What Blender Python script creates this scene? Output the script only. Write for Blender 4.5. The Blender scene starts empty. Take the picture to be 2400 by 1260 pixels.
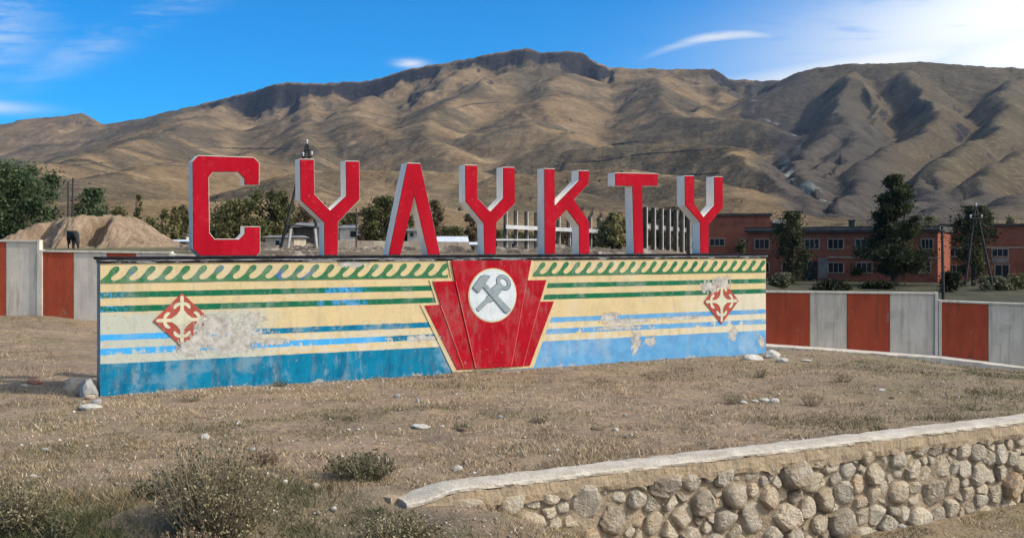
import bpy, math, random
import numpy as np
from mathutils import Vector

random.seed(7)
RNG = np.random.default_rng(7)
sc = bpy.context.scene
COL = sc.collection
R = math.radians

# ------------------------------------------------------------------ camera, sky, sun, exposure
F = 2500.0 / 2400.0                 # focal length in picture widths
CAMZ, PX0, PY0 = 2.2, 1200.0, 573.0
cam_d = bpy.data.cameras.new('camera')
cam = bpy.data.objects.new('camera', cam_d)
COL.objects.link(cam)
cam.location = (0, 0, CAMZ)
cam.rotation_euler = (R(90), 0, 0)
cam_d.sensor_width = 36.0
cam_d.lens = 36.0 * F
cam_d.shift_y = -(630.0 - PY0) / 2400.0
cam_d.clip_start, cam_d.clip_end = 0.1, 30000
sc.camera = cam

SUN_AZ, SUN_EL = 101.0, 39.0        # clockwise from straight ahead (+Y), degrees
sd = bpy.data.lights.new('sun', 'SUN')
sd.energy, sd.angle, sd.color = 4.6, R(0.5), (1.0, 0.94, 0.84)
sun = bpy.data.objects.new('sun', sd)
COL.objects.link(sun)
sdir = Vector((math.sin(R(SUN_AZ)) * math.cos(R(SUN_EL)), math.cos(R(SUN_AZ)) * math.cos(R(SUN_EL)), math.sin(R(SUN_EL))))
sun.rotation_euler = sdir.to_track_quat('Z', 'Y').to_euler()
sun.location = (20, -10, 30)

sc.view_settings.view_transform = 'Standard'
sc.view_settings.look = 'None'
sc.view_settings.exposure = -0.15
sc.view_settings.gamma = 1.0
sc.view_settings.use_curve_mapping = False


# ------------------------------------------------------------------ node helper
def lin(r, g, b, s=1.0):
    f = lambda c: (c / 255 / 12.92) if c / 255 <= 0.04045 else ((c / 255 + 0.055) / 1.055) ** 2.4
    return (f(r) * s, f(g) * s, f(b) * s, 1.0)


class NB:
    def __init__(self, nt):
        self.nt = nt

    def node(self, t, **kw):
        n = self.nt.nodes.new(t)
        for k, v in kw.items():
            setattr(n, k, v)
        return n

    def put(self, sock, v):
        if isinstance(v, bpy.types.NodeSocket):
            self.nt.links.new(v, sock)
        elif v is not None:
            sock.default_value = v

    def math(self, op, a, b=None, c=None, clamp=False):
        n = self.node('ShaderNodeMath', operation=op)
        n.use_clamp = clamp
        self.put(n.inputs[0], a)
        if b is not None: self.put(n.inputs[1], b)
        if c is not None: self.put(n.inputs[2], c)
        return n.outputs[0]

    def add(self, a, b): return self.math('ADD', a, b)
    def sub(self, a, b): return self.math('SUBTRACT', a, b)
    def mul(self, a, b): return self.math('MULTIPLY', a, b)
    def mx(self, a, b): return self.math('MAXIMUM', a, b)
    def mn(self, a, b): return self.math('MINIMUM', a, b)

    def smooth(self, x, a, b, lo=0.0, hi=1.0):
        n = self.node('ShaderNodeMapRange', interpolation_type='SMOOTHSTEP')
        for i, v in enumerate((x, a, b, lo, hi)):
            self.put(n.inputs[i], v)
        return n.outputs[0]

    def band(self, x, a, b, e):
        return self.mul(self.smooth(x, a - e, a + e), self.smooth(x, b - e, b + e, 1.0, 0.0))

    def coord(self, which='Object'):
        return self.node('ShaderNodeTexCoord').outputs[which]

    def pos(self):
        return self.node('ShaderNodeNewGeometry').outputs['Position']

    def sep(self, v):
        n = self.node('ShaderNodeSeparateXYZ')
        self.put(n.inputs[0], v)
        return n.outputs[0], n.outputs[1], n.outputs[2]

    def comb(self, x, y, z):
        n = self.node('ShaderNodeCombineXYZ')
        for i, v in enumerate((x, y, z)): self.put(n.inputs[i], v)
        return n.outputs[0]

    def scale(self, v, s):
        n = self.node('ShaderNodeMapping')
        self.put(n.inputs[0], v)
        n.inputs['Scale'].default_value = s
        return n.outputs[0]

    def noise(self, v, sc_, det=4.0, rough=0.55, dist=0.0, color=False):
        n = self.node('ShaderNodeTexNoise')
        self.put(n.inputs['Vector'], v)
        n.inputs['Scale'].default_value = sc_
        n.inputs['Detail'].default_value = det
        n.inputs['Roughness'].default_value = rough
        n.inputs['Distortion'].default_value = dist
        return n.outputs['Color' if color else 0]

    def voro(self, v, sc_, feature='F1', out='Distance'):
        n = self.node('ShaderNodeTexVoronoi', feature=feature)
        self.put(n.inputs['Vector'], v)
        n.inputs['Scale'].default_value = sc_
        return n.outputs[out]

    def mix(self, f, a, b, mode='MIX'):
        n = self.node('ShaderNodeMix', data_type='RGBA', blend_type=mode)
        self.put(n.inputs[0], f)
        self.put(n.inputs[6], a)
        self.put(n.inputs[7], b)
        return n.outputs[2]

    def ramp(self, f, stops):
        n = self.node('ShaderNodeValToRGB')
        self.put(n.inputs[0], f)
        while len(n.color_ramp.elements) < len(stops):
            n.color_ramp.elements.new(0.5)
        for e, (p, c) in zip(n.color_ramp.elements, stops):
            e.position, e.color = p, c
        return n.outputs[0]

    def bump(self, h, strength=0.3, dist=0.02, normal=None):
        n = self.node('ShaderNodeBump')
        n.inputs['Strength'].default_value = strength
        n.inputs['Distance'].default_value = dist
        self.put(n.inputs['Height'], h)
        if normal is not None: self.put(n.inputs['Normal'], normal)
        return n.outputs[0]


def new_mat(name):
    m = bpy.data.materials.new(name)
    m.use_nodes = True
    nt = m.node_tree
    nt.nodes.clear()
    b = nt.nodes.new('ShaderNodeBsdfPrincipled')
    o = nt.nodes.new('ShaderNodeOutputMaterial')
    nt.links.new(b.outputs[0], o.inputs[0])
    b.inputs['Specular IOR Level'].default_value = 0.25
    b.inputs['Roughness'].default_value = 0.85
    return m, NB(nt), b


def simple(name, col, col2=None, scale=3.0, rough=0.85, bump=0.25, bscale=None, bdist=0.02, spec=0.25, grime=None):
    """one colour drifting towards a second, with grain and relief"""
    m, nb, b = new_mat(name)
    v = nb.coord('Object')
    n1 = nb.noise(v, scale, 6, 0.6)
    c = nb.mix(nb.smooth(n1, 0.35, 0.65), col, col2 or tuple(x * 0.75 for x in col[:3]) + (1,))
    n2 = nb.noise(v, scale * 7, 5, 0.65)
    c = nb.mix(nb.mul(nb.smooth(n2, 0.45, 0.7), 0.45), c, grime or tuple(x * 0.55 for x in col[:3]) + (1,))
    nb.put(b.inputs['Base Color'], c)
    b.inputs['Roughness'].default_value = rough
    b.inputs['Specular IOR Level'].default_value = spec
    if bump:
        nb.put(b.inputs['Normal'], nb.bump(nb.noise(v, bscale or scale * 9, 6, 0.65), bump, bdist))
    return m


# ------------------------------------------------------------------ world: clear blue sky, thin cirrus towards the sun
world = bpy.data.worlds.new('World')
sc.world = world
world.use_nodes = True
wn = world.node_tree
wn.nodes.clear()
wb = NB(wn)
bg = wb.node('ShaderNodeBackground')
wo = wb.node('ShaderNodeOutputWorld')
wn.links.new(bg.outputs[0], wo.inputs[0])
sky = wb.node('ShaderNodeTexSky', sky_type='NISHITA')
sky.sun_disc = False
sky.sun_elevation = R(SUN_EL)
sky.sun_rotation = R(SUN_AZ)
sky.altitude = 1400
sky.air_density, sky.dust_density, sky.ozone_density = 1.0, 0.2, 3.0
SKY_S = 0.10
bg.inputs['Strength'].default_value = SKY_S
d = wb.coord('Generated')
dx, dy, dz = wb.sep(d)
dzc = wb.mx(dz, 0.0)
az = wb.math('ARCTAN2', dx, dy)
pl = wb.math('DIVIDE', 1.0, wb.add(dzc, 0.12))
flat = wb.comb(wb.mul(dx, pl), wb.mul(dy, pl), 0.0)
rot = wb.node('ShaderNodeMapping')
wb.put(rot.inputs[0], flat)
rot.inputs['Rotation'].default_value = (0, 0, R(-34))
rot.inputs['Scale'].default_value = (0.75, 1.7, 1)
wisp = wb.noise(rot.outputs[0], 0.9, 9, 0.62, 1.4)
fine = wb.noise(rot.outputs[0], 3.2, 9, 0.68, 1.0)
soft = wb.noise(flat, 0.7, 6, 0.55, 0.5)
tex = wb.add(wb.mul(wisp, 0.55), wb.add(wb.mul(fine, 0.20), wb.mul(soft, 0.25)))
# cover grows towards the sun's side; unseen part behind added to neutralise ambient light
side = wb.smooth(wb.math('ABSOLUTE', wb.sub(az, 1.9)), 1.95, 1.25)
cl = wb.smooth(wb.add(tex, wb.mul(side, 0.30)), 0.62, 0.90)


def bank(a0, e0, ra, re, tilt, amp, lo=0.34, hi=0.60, curve=0.0):
    """a cloud standing at one place in the sky (azimuth, sine of elevation)"""
    a = wb.sub(az, a0)
    e = wb.add(wb.sub(wb.sub(dz, e0), wb.mul(a, tilt)), wb.mul(wb.mul(a, a), curve))
    q = wb.add(wb.mul(wb.mul(a, a), 1 / ra ** 2), wb.mul(wb.mul(e, e), 1 / re ** 2))
    g = wb.math('EXPONENT', wb.mul(q, -1.0))
    return wb.mul(wb.mul(g, amp), wb.smooth(wb.add(tex, wb.mul(wb.sub(fine, .5), .35)), lo, hi))


# lens cloud over the saddle, streaks on the left, white bank on the right
for args in ((0.195, 0.1885, 0.052, 0.0042, 0.06, 0.85, .2, .5, 2.6), (0.185, 0.184, 0.06, 0.008, 0.06, 0.22, .2, .5, 2.0), (-0.46, 0.185, 0.05, 0.045, 0.4, 0.50, .40, .62),
             (-0.33, 0.195, 0.10, 0.014, 0.55, 0.34, .40, .62), (-0.39, 0.165, 0.05, 0.012, 0.6, 0.22, .40, .62), (0.54, 0.185, 0.22, 0.055, 0.30, 1.0, .12, .40), (0.43, 0.19, 0.20, 0.060, 0.15, 0.95, .14, .46),
             (0.32, 0.155, 0.17, 0.020, 0.16, 1.0, .16, .44), (0.45, 0.160, 0.15, 0.040, 0.15, 1.0, .12, .40), (-0.095, 0.1665, 0.013, 0.0035, 0.0, 0.8, .2, .5), (-0.47, 0.115, 0.045, 0.005, 0.0, 0.7, .2, .5)):
    cl = wb.mx(cl, bank(*args))
tint = wb.mix(1.0, sky.outputs[0], (0.03, 1.08, 1.85, 1.0), 'MULTIPLY')
# clouds brighter near the sun, strengthened to lift the ambient light
ld = wb.node('ShaderNodeVectorMath', operation='DOT_PRODUCT')
wb.put(ld.inputs[0], d)
ld.inputs[1].default_value = tuple(sdir)
glow = wb.smooth(ld.outputs['Value'], 0.1, 1.0, 1.05, 3.2)
cw = wb.mul(glow, 1 / SKY_S)
wb.put(bg.inputs[0], wb.mix(cl, tint, wb.comb(wb.mul(cw, .97), cw, wb.mul(cw, 1.01))))

# ------------------------------------------------------------------ numpy noise
_perm = np.random.default_rng(11).permutation(512)
_perm = np.concatenate([_perm, _perm, _perm])
_ga = np.random.default_rng(12).uniform(0, 2 * np.pi, 512)


def perlin(x, y, seed=0):
    x = np.asarray(x, float); y = np.asarray(y, float)
    xi = np.floor(x).astype(int); yi = np.floor(y).astype(int)
    xf = x - xi; yf = y - yi
    u = xf ** 3 * (xf * (xf * 6 - 15) + 10); v = yf ** 3 * (yf * (yf * 6 - 15) + 10)

    def gr(ix, iy, fx, fy):
        h = _perm[_perm[(ix + seed * 37) & 511] + (iy & 511)]
        a = _ga[h & 511]
        return np.cos(a) * fx + np.sin(a) * fy
    n00 = gr(xi, yi, xf, yf); n10 = gr(xi + 1, yi, xf - 1, yf)
    n01 = gr(xi, yi + 1, xf, yf - 1); n11 = gr(xi + 1, yi + 1, xf - 1, yf - 1)
    return (n00 * (1 - u) + n10 * u) * (1 - v) + (n01 * (1 - u) + n11 * u) * v


def fbm(x, y, octs=5, seed=0, gain=0.5):
    s = 0; a = 1.0
    for o in range(octs):
        s = s + a * perlin(x * 2 ** o, y * 2 ** o, seed + o)
        a *= gain
    return s


def ridged(x, y, octs=4, seed=0, gain=0.5):
    s = 0; a = 1.0
    for o in range(octs):
        s = s + a * (1 - np.abs(perlin(x * 2 ** o, y * 2 ** o, seed + o)) * 2)
        a *= gain
    return s


def ss(a, b, x):
    t = np.clip((np.asarray(x, float) - a) / (b - a), 0, 1)
    return t * t * (3 - 2 * t)


# ------------------------------------------------------------------ mesh helpers
class MB:
    """collects boxes, prisms and tubes; build() links them as one mesh object"""
    def __init__(self):
        self.v, self.f = [], []

    def poly(self, pts, faces):
        o = len(self.v)
        self.v += [tuple(p) for p in pts]
        self.f += [tuple(i + o for i in f) for f in faces]
        return self

    def box(self, x0, x1, y0, y1, z0, z1):
        p = [(x0, y0, z0), (x1, y0, z0), (x1, y1, z0), (x0, y1, z0), (x0, y0, z1), (x1, y0, z1), (x1, y1, z1), (x0, y1, z1)]
        return self.poly(p, [(0, 3, 2, 1), (4, 5, 6, 7), (0, 1, 5, 4), (1, 2, 6, 5), (2, 3, 7, 6), (3, 0, 4, 7)])

    def prism(self, uv, y0, y1):
        """polygon in the x-z plane, y0 = front (towards the viewer), y1 = back"""
        area = sum(uv[i][0] * uv[(i + 1) % len(uv)][1] - uv[(i + 1) % len(uv)][0] * uv[i][1] for i in range(len(uv)))
        if area < 0: uv = uv[::-1]
        n = len(uv)
        p = [(u, y0, w) for u, w in uv] + [(u, y1, w) for u, w in uv]
        f = [tuple(range(n)), tuple(range(2 * n - 1, n - 1, -1))]
        f += [(i, i + n, (i + 1) % n + n, (i + 1) % n) for i in range(n)]
        return self.poly(p, f)

    def tube(self, pts, rads, n=8, cap=True):
        pts = [Vector(p) for p in pts]
        if not hasattr(rads, '__len__'): rads = [rads] * len(pts)
        vs = []
        for i, p in enumerate(pts):
            t = (pts[min(i + 1, len(pts) - 1)] - pts[max(i - 1, 0)]).normalized()
            a = t.cross(Vector((0, 0, 1)))
            if a.length < 1e-3: a = Vector((1, 0, 0))
            a.normalize()
            b = t.cross(a)
            vs += [p + (a * math.cos(2 * math.pi * k / n) + b * math.sin(2 * math.pi * k / n)) * rads[i] for k in range(n)]
        f = []
        for i in range(len(pts) - 1):
            f += [(i * n + k, i * n + (k + 1) % n, (i + 1) * n + (k + 1) % n, (i + 1) * n + k) for k in range(n)]
        if cap:
            f += [tuple(range(n))[::-1], tuple((len(pts) - 1) * n + k for k in range(n))]
        return self.poly(vs, f)

    def mesh(self, name, m, smooth=False):
        me = bpy.data.meshes.new(name)
        me.from_pydata(self.v, [], self.f)
        if m: me.materials.append(m)
        me.update()
        if smooth:
            me.polygons.foreach_set('use_smooth', [True] * len(me.polygons))
        return me

    def build(self, name, m, parent=None, smooth=False, bevel=0):
        o = bpy.data.objects.new(name, self.mesh(name, m, smooth))
        COL.objects.link(o)
        o.parent = parent
        if bevel:
            md = o.modifiers.new('edge', 'BEVEL')
            md.width, md.segments, md.limit_method = bevel, 2, 'ANGLE'
        return o


def array_mesh(name, verts, faces, m, smooth=False, parent=None, tint=None):
    """verts (n,3), faces (m,3|4) arrays"""
    me = bpy.data.meshes.new(name)
    k = faces.shape[1]
    me.vertices.add(len(verts)); me.vertices.foreach_set('co', np.ascontiguousarray(verts, np.float32).ravel())
    me.loops.add(faces.size); me.loops.foreach_set('vertex_index', np.ascontiguousarray(faces, np.int32).ravel())
    me.polygons.add(len(faces))
    me.polygons.foreach_set('loop_start', np.arange(0, faces.size, k, dtype=np.int32))
    me.polygons.foreach_set('loop_total', np.full(len(faces), k, np.int32))
    if smooth: me.polygons.foreach_set('use_smooth', np.ones(len(faces), bool))
    me.update(calc_edges=True)
    if tint is not None:
        at = me.attributes.new('tint', 'FLOAT', 'POINT')
        at.data.foreach_set('value', np.ascontiguousarray(tint, np.float32))
    me.materials.append(m)
    o = bpy.data.objects.new(name, me)
    COL.objects.link(o)
    o.parent = parent
    return o


def tag(o, label=None, cat=None, group=None, kind=None):
    for k, val in (('label', label), ('category', cat), ('group', group), ('kind', kind)):
        if val: o[k] = val
    return o


def thing(name, label, cat, loc=(0, 0, 0), rz=0.0, group=None):
    o = bpy.data.objects.new(name, None)
    COL.objects.link(o)
    o.location, o.rotation_euler = loc, (0, 0, rz)
    o.empty_display_size = 0.3
    return tag(o, label, cat, group)


def at(px, py, D):
    """world point that lies D metres ahead and appears at photograph pixel (px, py)"""
    return ((px - PX0) / 2500 * D, D, CAMZ + (PY0 - py) / 2500 * D)


class Plane:
    """a vertical plane through two ground points; uv() measures photograph pixels on it"""
    def __init__(self, a, b):
        self.a = np.array(a[:2], float)
        dd = np.array(b[:2], float) - self.a
        self.len = float(np.hypot(*dd)); self.d = dd / self.len
        self.n = np.array((-self.d[1], self.d[0]))     # away from the viewer
        self.rz = math.atan2(self.d[1], self.d[0])

    def uv(self, px, py, off=0.0):
        r = np.array(((px - PX0) / 2500, 1.0))
        s = (np.dot(self.a, self.n) + off) / np.dot(r, self.n)
        p = r * s
        return float(np.dot(p - self.a, self.d)), CAMZ + (PY0 - py) / 2500 * s

    def u(self, px): return self.uv(px, PY0)[0]

    def w(self, u, y=0.0):
        p = self.a + self.d * u + self.n * y
        return float(p[0]), float(p[1])


# ------------------------------------------------------------------ places
WALL = Plane(at(235, 925, 15.625), at(1795, 825, 21.825))        # painted wall
TERR = Plane((-1.0, 9.3), (6.3, 13.2))                             # front edge of the terrace
FR1 = Plane(at(1797, 0, 26.0), at(2197, 0, 25.3))                  # right fence
FR2 = Plane(at(2197, 0, 25.3), at(2400, 0, 24.8))
FL = Plane(at(0, 0, 27.0), at(402, 0, 27.0))                       # left fence


def gz(x, y, detail=True):
    """height of the ground"""
    x = np.asarray(x, float); y = np.asarray(y, float)
    z = 0.40 * ss(-7.5, -12.5, x) * ss(17, 26, y) + 0.02 * ss(-6, -9, x)
    z = z - 0.33 * ss(22.2, 24.9, y) * ss(2, 5.8, x) * ss(60, 30, y) - 0.40 * ss(6.3, 10.5, x) * ss(16, 23, y) * ss(60, 30, y)
    z = z - 0.15 * ss(-1.7, -.45, y - 26 + .175 * (x - 6.2)) * ss(3.5, 5.5, x) * ss(40, 30, y)
    # country beyond the fences: level with the eye on the left, falling away on the right
    side = ss(-7, 9, x - 0.196 * y)
    far = (1.62 + 0.35 * ss(0, -20, x)) * (1 - side) - 2.7 * side
    t = ss(27.5, 95, y)
    z = z * (1 - t) + far * t
    # terrace edge: q towards the viewer, r along the stone wall
    q = -((x - TERR.a[0]) * TERR.n[0] + (y - TERR.a[1]) * TERR.n[1])
    r = (x - TERR.a[0]) * TERR.d[0] + (y - TERR.a[1]) * TERR.d[1]
    drop = 0.07 + 0.93 * ss(0.25, 3.4, r)
    hard = ss(-0.26, -0.12, q) * drop + 0.10 * ss(0, 3, q)
    softd = ss(-0.9, 1.4, q) * 0.34
    k = ss(-1.3, -0.12, r)
    z = z - (hard * k + softd * (1 - k))
    z = z - 0.10 * ss(-0.1, -0.45, r) * ss(0.9, -0.2, -q) * ss(-3.0, -0.4, r)
    if detail:
        near = 1 - ss(26, 60, y)
        z = z + near * (0.035 * fbm(x * 0.55, y * 0.55, 3, 3) + 0.020 * fbm(x * 2.3, y * 2.3, 3, 9) + 0.010 * fbm(x * 7, y * 7, 2, 21))
        z = z + (1 - near) * 0.15 * fbm(x * 0.08, y * 0.08, 3, 5)
        z = z - 0.015
    return z


def gzf(x, y): return float(gz(np.array([x]), np.array([y]))[0])


# ------------------------------------------------------------------ ground sheet
def ground_material():
    m, nb, b = new_mat('dry ground')
    p = nb.pos()
    x, y, z = nb.sep(p)
    big = nb.noise(p, 0.28, 5, 0.6)
    mid = nb.noise(p, 1.3, 6, 0.65)
    fin = nb.noise(p, 9, 6, 0.7)
    grit = nb.noise(p, 42, 4, 0.7)
    soil = nb.ramp(mid, [(0.30, (.190, .142, .102, 1)), (0.5, (.315, .240, .172, 1)), (0.72, (.42, .325, .232, 1))])
    straw = nb.ramp(fin, [(0.32, (.165, .118, .076, 1)), (0.52, (.335, .240, .152, 1)), (0.7, (.50, .375, .245, 1))])
    c = nb.mix(nb.smooth(nb.noise(p, 2.6, 6, 0.7), 0.38, 0.62), soil, straw)
    green = nb.ramp(fin, [(0.3, (.055, .062, .026, 1)), (0.7, (.20, .195, .085, 1))])
    gm = nb.mul(nb.smooth(big, 0.47, 0.64), nb.smooth(nb.noise(p, 3.4, 6, 0.7), 0.35, 0.65))
    # the slope by the stone wall and the right-hand side of the terrace stay greener
    gm = nb.mx(gm, nb.mul(nb.smooth(x, 2.0, 7.5), nb.smooth(mid, 0.36, 0.62)))
    gm = nb.mx(gm, nb.mul(nb.smooth(y, 11.2, 8.4), nb.smooth(nb.noise(p, 1.9, 6, 0.7), 0.42, 0.62)))
    c = nb.mix(nb.mul(gm, 0.72), c, green)
    bare = nb.mul(nb.smooth(nb.noise(p, .75, 6, .68), .50, .60), .75)
    c = nb.mix(bare, c, nb.ramp(fin, [(.3, (.16, .115, .085, 1)), (.7, (.33, .25, .185, 1))]))
    c = nb.mix(nb.mul(nb.smooth(nb.noise(p, 1.1, 7, .72), .54, .64), .55), c, (.125, .090, .064, 1))
    lowl = nb.mul(nb.smooth(y, 11.0, 8.6), nb.smooth(x, .2, -1.2))
    c = nb.mix(nb.mul(lowl, .85), c, nb.ramp(mid, [(.3, (.075, .068, .040, 1)), (.55, (.19, .155, .105, 1)), (.7, (.30, .25, .175, 1))]))
    c = nb.mix(nb.mul(nb.smooth(grit, 0.54, 0.70), 0.65), c, (.075, .058, .042, 1))
    c = nb.mix(nb.mul(nb.smooth(nb.noise(p, 5.5, 5, .75), .60, .68), .6), c, (.085, .066, .046, 1))
    c = nb.mix(nb.mul(nb.smooth(nb.noise(p, 23, 3, 0.6), 0.62, 0.72), 0.7), c, (.48, .43, .35, 1))
    far = nb.ramp(nb.noise(p, 0.12, 6, 0.65), [(0.35, (.075, .062, .036, 1)), (0.52, (.170, .130, .084, 1)), (0.7, (.27, .21, .14, 1))])
    # rougher, greener ground on the low side towards the brick building
    bankc = nb.ramp(nb.noise(p, .35, 6, .7), [(.35, (.020, .022, .011, 1)), (.55, (.062, .058, .028, 1)), (.72, (.14, .115, .066, 1))])
    far = nb.mix(nb.smooth(nb.sub(x, nb.mul(y, .19)), -4, 6), far, bankc)
    grassy = nb.ramp(nb.noise(nb.scale(p, (1, .5, 1)), .5, 6, .7), [(.35, (.070, .068, .032, 1)), (.55, (.150, .138, .070, 1)), (.72, (.25, .21, .125, 1))])
    far = nb.mix(nb.mul(nb.smooth(nb.sub(nb.mul(y, -.27), x), -2, 3), .8), far, grassy)
    c = nb.mix(nb.smooth(y, 28, 60), c, far)
    c = nb.mix(1.0, c, (.88, .835, .775, 1), 'MULTIPLY')
    nb.put(b.inputs['Base Color'], c)
    b.inputs['Roughness'].default_value = 0.95
    h = nb.add(nb.mul(fin, 0.6), nb.add(nb.mul(grit, 0.35), nb.mul(nb.voro(p, 30), 0.15)))
    nb.put(b.inputs['Normal'], nb.bump(h, 0.9, 0.05))
    return m


def axis(dense0, dense1, step, lo, hi, grow=1.16):
    a = list(np.arange(dense0, dense1 + 1e-6, step))
    s = step
    while a[-1] < hi: s *= grow; a.append(a[-1] + s)
    s = step
    while a[0] > lo: s *= grow; a.insert(0, a[0] - s)
    return np.array(a)


gx = axis(-13, 15, 0.085, -1500, 1500)
gy = axis(6.5, 27, 0.085, -60, 1200, 1.10)
X, Y = np.meshgrid(gx, gy)
Z = gz(X, Y)
nx, ny = len(gx), len(gy)
idx = np.arange(nx * ny).reshape(ny, nx)
quads = np.stack([idx[:-1, :-1], idx[:-1, 1:], idx[1:, 1:], idx[1:, :-1]], -1).reshape(-1, 4)
tag(array_mesh('ground', np.stack([X, Y, Z], -1).reshape(-1, 3), quads, ground_material(), True), kind='structure')

# ------------------------------------------------------------------ mountains
SKYLINE_LEFT = [(-420, 330, 5600), (-150, 305, 5300), (0, 291, 5100), (80, 277, 5000), (195, 268, 5000), (240, 291, 5000), (300, 310, 5200)]
SKYLINE_MAIN = [(200, 298, 4700), (300, 283, 4700), (400, 263, 4650), (500, 236, 4600), (560, 223, 4500), (620, 205, 4450), (650, 197, 4400),
                (760, 192, 4350), (870, 188, 4300), (940, 170, 4250), (1000, 155, 4200), (1100, 137, 4150), (1150, 125, 4100), (1200, 118, 4100),
                (1235, 117, 4050), (1270, 125, 4050), (1330, 119, 4000), (1365, 123, 4000), (1400, 150, 3950), (1430, 162, 3950), (1500, 163, 3900),
                (1600, 158, 3850), (1670, 159, 3800), (1705, 183, 3800), (1750, 187, 3800), (1830, 188, 3700)]
SKYLINE_RIGHT = [(1820, 192, 3300), (1860, 178, 3200), (1920, 160, 3100), (2000, 150, 3000), (2100, 144, 2900), (2200, 149, 2850), (2300, 150, 2800),
                 (2360, 153, 2800), (2450, 165, 2800), (2700, 190, 2800), (3050, 240, 2800)]
# (points, side slope, gully strength)
RIDGES = [
    (SKYLINE_LEFT, .42, .4), (SKYLINE_MAIN, .40, .42), (SKYLINE_RIGHT, .44, .4),
    ([(500, 262, 4000), (420, 300, 3300), (330, 330, 2700), (180, 370, 2000), (40, 420, 1300)], .30, .45),
    ([(745, 247, 3700), (738, 290, 3200), (730, 330, 2700), (715, 372, 2150), (690, 410, 1700)], .46, .5),
    ([(870, 225, 3800), (850, 250, 3400), (830, 285, 3000), (960, 330, 2500)], .40, .45),
    ([(1210, 160, 3850), (1090, 215, 3300), (1010, 270, 2900), (1000, 320, 2450), (1060, 350, 2100)], .40, .5),
    ([(1330, 165, 3800), (1290, 220, 3300), (1200, 290, 2600), (1300, 305, 2350), (1340, 330, 2100)], .36, .45),
    ([(1560, 175, 3600), (1540, 235, 3000), (1620, 270, 2600), (1760, 285, 2300), (1880, 322, 2000)], .40, .45),
    ([(1700, 200, 3600), (1700, 235, 3200), (1640, 262, 2800)], .45, .5),
    ([(1150, 385, 1500), (1330, 345, 1500), (1500, 338, 1450), (1690, 352, 1250), (1800, 415, 950), (1900, 475, 730), (1985, 528, 560)], .56, .35),
    ([(1250, 410, 1050), (1450, 400, 1000), (1650, 430, 850), (1750, 480, 640)], .30, .3),
    ([(620, 360, 1700), (450, 375, 1500), (300, 395, 1250), (120, 425, 950)], .26, .5),
    ([(1080, 400, 1250), (900, 395, 1250), (760, 410, 1150), (640, 440, 900)], .26, .5),
    ([(1250, 440, 850), (1050, 440, 800), (850, 460, 700), (500, 470, 640), (250, 470, 600), (0, 470, 600)], .20, .4),
    ([(2010, 165, 2800), (1985, 245, 2150), (1935, 310, 1750), (1885, 350, 1500), (1840, 392, 1250)], .80, .30),
    ([(1960, 300, 1800), (1990, 330, 1600), (1930, 385, 1250), (1860, 420, 1000)], .70, .30),
    ([(2150, 160, 2700), (2200, 235, 2150), (2120, 318, 1650), (2030, 385, 1200), (1950, 445, 850), (1905, 490, 680)], .76, .30),
    ([(2400, 175, 2600), (2360, 250, 2000), (2280, 332, 1500), (2200, 404, 1080), (2125, 468, 760), (2060, 512, 580)], .74, .30),
    ([(2700, 210, 2500), (2570, 290, 1750), (2430, 360, 1250), (2265, 438, 840), (2160, 500, 600)], .74, .30),
    ([(2850, 400, 950), (2480, 440, 700), (2330, 486, 540), (2250, 530, 440)], .62, .25),
]

# (points, slope of the left bank, slope of the right bank, rounding)
VALLEYS = [
    ([(1765, 196, 3650), (1775, 235, 3000), (1835, 290, 2450), (1880, 326, 1950), (1826, 386, 1450), (1818, 418, 1180), (1862, 466, 880), (1950, 514, 660)], .62, 1.15, 4),
    ([(2030, 262, 2350), (2052, 312, 1950), (2084, 338, 1650)], .5, .85, 5),
    ([(2268, 245, 2350), (2244, 300, 1850), (2188, 364, 1430)], .5, .80, 5),
    ([(1960, 385, 1350), (1925, 440, 1000), (1895, 476, 820)], .45, .80, 5),
    ([(2135, 392, 1280), (2180, 425, 1050), (2215, 448, 880)], .45, .80, 5),
    ([(2330, 400, 1150), (2240, 452, 850), (2160, 505, 640)], .45, .75, 5),
    ([(905, 298, 2850), (915, 330, 2450), (932, 360, 2050), (925, 384, 1650)], .45, .45, 8),
    ([(1215, 262, 3000), (1285, 298, 2550), (1318, 322, 2300)], .4, .42, 8),
    ([(660, 300, 3000), (600, 340, 2400), (560, 372, 1900)], .4, .42, 10),
]


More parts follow.
